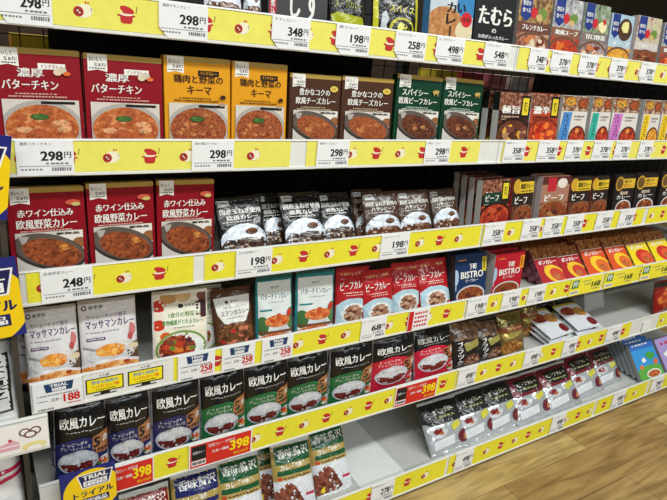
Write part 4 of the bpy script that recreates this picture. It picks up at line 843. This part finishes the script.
# row C
pack('wine', 'C', (4, 189), (83, 186.5), cl_, 'red wine vegetable curry carton beside the blue store sign', 'red wine curry cartons')
pack('wine', 'C', (86, 184.5), (153.5, 181.5), cl_, 'red wine vegetable curry carton in the middle of three', 'red wine curry cartons')
pack('wine', 'C', (155, 181), (213, 180), cl_, 'red wine vegetable curry carton beside the black pouches', 'red wine curry cartons')
pack('blackrice', 'C', (217, 199), (264, 194), .4, 'black rice plate pouch beside the red wine curry carton', 'black rice plate pouches', y=.028)
pack('blackrice', 'C', (257, 193), (285, 191), .5, 'black rice plate pouch half hidden, second from the red carton', 'black rice plate pouches', y=.06)
pack('blackrice', 'C', (279, 192), (321, 190), .5, 'black rice plate pouch with full white plate, third from the red carton', 'black rice plate pouches', y=.025)
pack('blackrice', 'C', (318, 192), (350, 191), .5, 'black rice plate pouch beside the brown pouches', 'black rice plate pouches', y=.045)
pack('hayashi', 'C', (352, 189), (383, 188), .45, 'brown rice plate pouch beside the black pouches, dim and half hidden', 'brown rice plate pouches', y=.065)
pack('hayashi', 'C', (364, 192), (400, 190), .35, 'brown rice plate pouch above the left part of the 198 card', 'brown rice plate pouches', y=.03)
pack('hayashi', 'C', (399, 191), (431, 188.5), .35, 'brown rice plate pouch in the middle of the brown ones', 'brown rice plate pouches', y=.03)
pack('hayashi', 'C', (432, 190), (458, 187), .4, 'brown rice plate pouch at the right end of the middle unit', 'brown rice plate pouches', y=.045)
pack('darkgreen', 'C', (484, 181), (512, 178.5), .1, 'dark curry carton with green panel, front of its line', 'dark cartons with green panel', y=.02, n=3, gap=.034, backs=['dark curry carton with pale side, %s in line behind the green panel one' % k for k in od])
pack('yellowtop', 'C', (515, 179), (536, 177), .1, 'black curry carton with yellow banner and round seal, beside the green panel carton', None, y=.02)
pack('palemeat', 'C', (543.5, 177), (571, 176), .1, 'pale meat curry carton with a red corner mark', None, y=.02, n=1, backs='pale meat curry carton behind the front one')
pack('yellowtop', 'C', (572, 178), (593, 176.5), .1, 'black curry carton with yellow banner, left of the pair by the black seal cartons', 'black cartons with yellow banner', y=.02)
pack('yellowtop', 'C', (594, 178), (611, 176), .1, 'black curry carton with yellow banner, right of the pair by the black seal cartons', 'black cartons with yellow banner', y=.02)
pack('blackseal', 'C', (617, 175.5), (636.5, 174.5), .1, 'black curry carton with yellow seal, left one of the right group', 'black cartons with yellow seals', y=.02)
pack('blackseal', 'C', (638, 174.5), (659, 173.5), .1, 'black curry carton with yellow seal, second from left in the right group', 'black cartons with yellow seals', y=.02)
pack('blackseal', 'C', (663, 173), (682, 172), .1, 'black curry carton with yellow seal, cut by the right picture edge', 'black cartons with yellow seals', y=.02)
# row D
pack('massaman', 'D', (12, 313), (66, 306), .26, 'white massaman pouch behind the left front one', 'white massaman pouches', y=.055)
pack('massaman', 'D', (21, 311), (75, 304.5), .2, 'white massaman pouch at the left end, front one', 'white massaman pouches', y=.02)
pack('massaman', 'D', (77, 303), (135, 296), .2, 'white massaman pouch beside the tomato vegetable pouch', 'white massaman pouches', y=.02)
pack('tomato', 'D', (149, 294), (205, 290), .22, 'white framed vegetable curry pouch with tomatoes and green lettering', 'tomato vegetable pouches', y=.02)
pack('tomato', 'D', (168, 290), (220, 286), .22, 'white framed vegetable curry pouch standing behind the front tomato one', 'tomato vegetable pouches', y=.06)
pack('lanka', 'D', (213, 292), (253, 285), .3, 'brown pouch with a white crest and dark curry', None, y=.03)
pack('teal', 'D', (255, 277), (292, 274), .22, 'teal edged butter chicken pouch, left of the two', 'teal butter chicken pouches', y=.025)
pack('teal', 'D', (295, 273), (334, 271), .2, 'teal edged butter chicken pouch, right of the two', 'teal butter chicken pouches', y=.025)
pack('redpouch', 'D', (335.5, 269), (369, 267.5), .2, 'red beef curry pouch beside the teal pouch', 'red beef curry pouches', y=.035)
pack('redpouch', 'D', (363, 272), (394, 268), .26, 'red beef curry pouch sunk lowest, second from the teal pouch', 'red beef curry pouches', y=.022)
pack('redpouch', 'D', (391, 264), (420, 263), .3, 'red beef curry pouch third from the teal pouch', 'red beef curry pouches', y=.04)
pack('redpouch', 'D', (417, 260), (447, 257), .4, 'red beef curry pouch beside the navy white-lettered carton', 'red beef curry pouches', y=.025)
pack('bistronavy', 'D', (455, 256), (486, 252.5), .22, 'navy white-lettered carton, front one', 'navy white-lettered cartons', y=.03, n=2, backs=['navy white-lettered carton second in line behind the front one', 'navy white-lettered carton third in line behind the front one'])
pack('bistrored', 'D', (496, 255), (525, 251.5), .08, 'red white-lettered carton, front one', 'red white-lettered cartons', y=.03, n=2, backs=['red white-lettered carton second in line behind the front one', 'red white-lettered carton third in line behind the front one'])
for kind, tl, tr, nm in (('sred', (529, 250), (552, 247), 'dark red slanted curry carton, leftmost line'), ('sred', (553, 248), (574, 245), 'dark red slanted curry carton, second line from the left'), ('sorange', (575, 241), (597, 238), 'orange slanted curry carton, left line'),
                         ('sorange', (600, 239), (619, 236), 'orange slanted curry carton, right line'), ('syellow', (622, 237), (641, 233.5), 'yellow slanted curry carton, left line'), ('syellow', (643, 233.5), (661, 230), 'yellow slanted curry carton, right line')):
    pack(kind, 'D', tl, tr, .74, nm+', front one', 'slanted curry cartons', y=.03, n=2, backs=[nm+', behind the front one', nm+', third from the front'])
# row E
pack('fnavy', 'E', (49, 410), (106, 401), .08, 'navy five-serving curry bag behind the blue store sign', 'navy five-serving bags', y=.02, n=1, gap=.062, backs='navy five-serving curry bag, behind the one at the store sign')
pack('fnavy', 'E', (107, 401), (153, 390), .04, 'navy five-serving curry bag beside the store sign, middle of three', 'navy five-serving bags', y=.02, n=1, gap=.062, backs='navy five-serving curry bag, behind the middle navy one')
pack('fnavy', 'E', (153, 389), (203, 378), .04, 'navy five-serving curry bag beside the green bags', 'navy five-serving bags', y=.02, n=1, gap=.062, backs='navy five-serving curry bag, behind the navy one nearest the green bags')
pack('fgreen', 'E', (203, 377), (249, 366), .1, 'green five-serving curry bag beside the navy bag', 'green five-serving bags', y=.02, n=1, gap=.062, backs='green five-serving curry bag, behind the green one nearest the navy bags')
pack('fgreen', 'E', (247, 368), (293, 357), .1, 'green five-serving curry bag second from the navy bag', 'green five-serving bags', y=.02, n=1, gap=.062, backs='green five-serving curry bag, behind the second green one')
pack('fgreen', 'E', (290, 359), (334, 348), .1, 'green five-serving curry bag third from the navy bag', 'green five-serving bags', y=.02, n=1, gap=.062, backs='green five-serving curry bag, behind the third green one')
pack('fgreen', 'E', (334, 349), (378, 340), .1, 'green five-serving curry bag beside the red bag', 'green five-serving bags', y=.02, n=1, gap=.062, backs='green five-serving curry bag, behind the green one nearest the red bags')
pack('fred', 'E', (377, 341), (420, 332), .1, 'red five-serving curry bag beside the green bag', 'red five-serving bags', y=.02, n=1, gap=.062, backs='red five-serving curry bag, behind the red one nearest the green bags')
pack('fred', 'E', (416, 331), (455, 323), .3, 'red five-serving curry bag beside the black pouch', 'red five-serving bags', y=.02, n=1, gap=.062, backs='red five-serving curry bag, behind the red one nearest the black pouch')
pack('black', 'E', (451, 322), (479, 318.5), .42, 'black glossy pouch with white vertical title, front one', 'black glossy pouches', y=.03)
pack('black', 'E', (476, 321), (500, 317), .5, 'black glossy pouch leaning beside the gold pouch', 'black glossy pouches', y=.04)
pack('gold', 'E', (501, 315), (524, 310), .42, 'gold foil pouch with brown band, large front one', 'gold foil pouches', y=.03)
pack('gold', 'E', (524, 309), (541, 305), .3, 'gold foil pouch standing further back', 'gold foil pouches', y=.11, H=.14)
fl = [unproj(x_, y_, .03) for x_, y_ in ((563, 338), (590, 331))]
for q, sd_ in enumerate(('left', 'right')):
    for k, lb in enumerate(['flat silver soup curry pack, top of the %s pile', 'flat silver soup curry pack, second from the top of the %s pile', 'flat silver soup curry pack, lowest of the %s pile']):
        D['silverflat'].inst(lb % sd_, (fl[q].x+.004*k, .03, ZS['E']+.052-.021*k), (-1.32, 0, (.05-.1*q)+.04*k), (1.05, .68, 1.15), 'flat silver soup curry packs')
pack('black', 'E', (549, 312), (571, 308), .6, 'black glossy pouch lying behind the flat silver packs', 'black glossy pouches', y=.2, H=.12)
pack('redright', 'E', (660, 283), (684, 278), .25, 'red curry bag at the right picture edge on the fifth shelf', None, y=.03)
# clear empty tray bag by it
tb = thing('clear_pouch', 'clear empty plastic pouch left of the red bag on the fifth shelf', 'plastic pouch', (2.19, .18, ZS['E']+.012), (-.3, 0, .1))
bm = bmesh.new(); bmesh.ops.create_grid(bm, x_segments=10, y_segments=10, size=.5)
for v in bm.verts: x, z = v.co.x, v.co.y+.5; v.co = Vector((x*.16, -.02*math.cos(x*math.pi)*math.sin(z*math.pi)+.004*mnoise.noise((x*6, z*6, 1)), z*.14))
ob = bm_obj('film_front', bm, clear_film(), tb)
bm = bmesh.new(); bmesh.ops.create_grid(bm, x_segments=10, y_segments=10, size=.5)
for v in bm.verts: x, z = v.co.x, v.co.y+.5; v.co = Vector((x*.16, .02*math.cos(x*math.pi)*math.sin(z*math.pi), z*.14))
ob = bm_obj('film_back', bm, clear_film(), tb)
bm = bmesh.new(); bm_box(bm, -.08, .08, -.002, .002, .135, .15, bevel=.001); bm_obj('white_seal', bm, M(WHITE, 'film'), tb)
# row F
pack('zred', 'F', (118, 486), (168, 472), .3, 'red topped curry bag at the lower left under the 398 card', None, y=.03, H=.2)
pack('znavy', 'F', (168, 464), (216, 452), .42, 'navy and gold premium curry bag on the lowest shelf', None, y=.03, H=.2)
pack('zgreen', 'F', (214, 466), (258, 455), .45, 'green and gold premium curry bag beside the navy one', 'green premium curry bags', y=.03, H=.2)
pack('zgreen', 'F', (250, 457), (286, 447), .55, 'green and gold premium curry bag half hidden behind its neighbours', 'green premium curry bags', y=.09, H=.2)
pack('zgreen', 'F', (270, 452), (309, 443), .5, 'green and gold premium curry bag in front, third from the right', 'green premium curry bags', y=.025, H=.2)
pack('zgreen', 'F', (309, 436), (344, 426), .55, 'green and gold premium curry bag beside the empty space', 'green premium curry bags', y=.04, H=.2)
pack('sblack', 'F', (422, 410), (460, 399), .7, 'silver bag with black label beside the empty space', 'silver bags with black label', y=.03, H=.18)
pack('sblack', 'F', (454, 400), (488, 389), .7, 'silver bag with black label, middle one', 'silver bags with black label', y=.035, H=.18)
pack('sblack', 'F', (480, 392), (513, 381), .7, 'silver bag with black label beside the maroon bags', 'silver bags with black label', y=.035, H=.18)
pack('smaroon', 'F', (506, 380), (541, 369), .75, 'maroon topped silver bag beside the black label bags', 'maroon topped silver bags', y=.03, H=.18)
pack('smaroon', 'F', (536, 371), (569, 360), .78, 'maroon topped silver bag in the middle of three', 'maroon topped silver bags', y=.03, H=.18)
pack('smaroon', 'F', (562, 361), (593, 350), .75, 'maroon topped silver bag at the right of three', 'maroon topped silver bags', y=.05, H=.18)
pack('swhite', 'F', (588, 352), (612, 344), .75, 'white silver bag with orange picture beside the white gap', None, y=.065, H=.17)
pack('bluebook', 'F', (627, 345), (650, 339), .7, 'blue picture carton with green meadow, front of its line', 'blue picture cartons', y=.03, n=6, gap=.022, backs=['blue picture carton with grey side, %s in line behind the front one' % k for k in od])
pack('lilac', 'F', (654, 340), (678, 332), .7, 'lilac carton with white animal picture at the right picture edge', None, y=.03)
# left neighbour shelf
D['ricebag'].inst('white snack bag with black vertical lettering at the left picture edge', (-.1, -.045, .5855), (-.25, 0, 0), (1, 1, .82))
D['stripebag'].inst('white snack bag with two red wavy stripes at lower left', (-.112, -.045, .3305), (-.2, 0, 0), (1, 1, .9))

# blue store signs clipped to the rails
SN, SY = M((26, 36, 120), 'plastic'), M((250, 210, 20), 'plastic')
def sign(label, px, py, row, size, rot=0.):
    p = unproj(px, py, YF[row]-.03)
    W = H = size; SWt = M((245, 245, 245), 'plastic'); SK = M((20, 28, 84), 'plastic')
    o = El(.56, .56, .52, .52, SY, 'disc', (0, 0, 1, 1), 40)
    o += Pg([(.3, .13), (.96, .13), (.88, .46), (.38, .46)], SWt, 'head')+Pg([(.325, .15), (.935, .15), (.86, .44), (.395, .44)], SK, 'head')+T('TRIAL', .4, .17, .86, .27, SWt, 2)+R(.41, .3, .84, .42, SWt, 'head')+T('オリジナル', .44, .315, .81, .405, SK, 1)
    o += T('トライアル', .22, .52, .94, .66, SK, 2)+R(.3, .7, .86, .85, SK, 'pat')+T('限定商品', .34, .72, .82, .83, SWt, 2, 'pat')
    t = thing('store_sign', label, 'sign', (p.x, p.y, p.z), (0, rot, 0), 'blue store signs')
    q = []
    bm = bmesh.new(); bm_box(bm, -W/2, W/2, 0, .0015, -H/2, H/2, bevel=.0005); bm_obj('sign_board', bm, SN, t)
    for pn, (v, f, mm, ii) in lay(o, Flat(W, H), .00003, .0002).items():
        oo = link_mesh(PART[pn], v, f, mm, ii, t); oo.location = (0, 0, -H/2)
    bm = bmesh.new(); bm_box(bm, -.012, .012, .0015, .02, H*.1, H*.1+.004, bevel=.0005); bm_obj('clip', bm, M((220, 220, 220), 'plastic'), t)
sign('blue and yellow store sign covering the left end of the third rail', -29, 304, 'C', .155, -.05)
sign('blue and yellow store sign on the rail at the bottom left of the picture', 89, 489, 'E', .112, -.02)
sign('blue store sign at the left edge beside the 298 card', -42, 175, 'B', .145, .13)

# goods of the opposite aisle seen through the wire back
rd = random.Random(12); OC = [(226, 130, 140), (232, 200, 60), (216, 150, 150), (226, 220, 210), (170, 60, 70), (236, 218, 60), (200, 140, 120)]
ol = ['pink', 'yellow', 'rose', 'cream', 'wine red', 'lemon yellow', 'tan']
def far_box(x, z, c, lab):
    t = thing('food_carton', lab, 'food box', (x, .50, z), (0, 0, 0), 'goods of the opposite aisle')
    box_obj('carton_body', (-.05, .05, 0, .1, 0, .15), c_(c), t, bevel=.002)
    box_obj('top_label', (-.035, .035, -.001, 0, .07, .115), c_(tuple(min(255, k+40) for k in c)), t)
for k in range(3): far_box(-.02+.125*k, 1.13, OC[k % 7], '%s carton behind the wire back above the red cartons, %s from left' % (ol[k % 7], ('first', 'second', 'third', 'fourth', 'fifth', 'sixth', 'seventh', 'eighth')[k]))
for k in range(5): far_box(1.42+.13*k, 1.13, OC[(k*3+1) % 7], '%s carton behind the wire back of the right unit, %s from the left' % (ol[(k*3+1) % 7], ('first', 'second', 'third', 'fourth', 'fifth', 'sixth', 'seventh', 'eighth', 'ninth', 'tenth')[k]))
far = shelf_board(-.3, 3.0, 1.129, .49, .9, 'shelf'); fu = thing('shelving_unit', 'white shelf of the opposite aisle behind the wire back', 'shelf unit', (0, 0, 0)); far.parent = fu
box_obj('upright', (-.33, -.301, .86, .9, 0, 1.13), M((60, 56, 52), 'metal'), fu); box_obj('upright', (3.01, 3.04, .86, .9, 0, 1.13), M((60, 56, 52), 'metal'), fu)
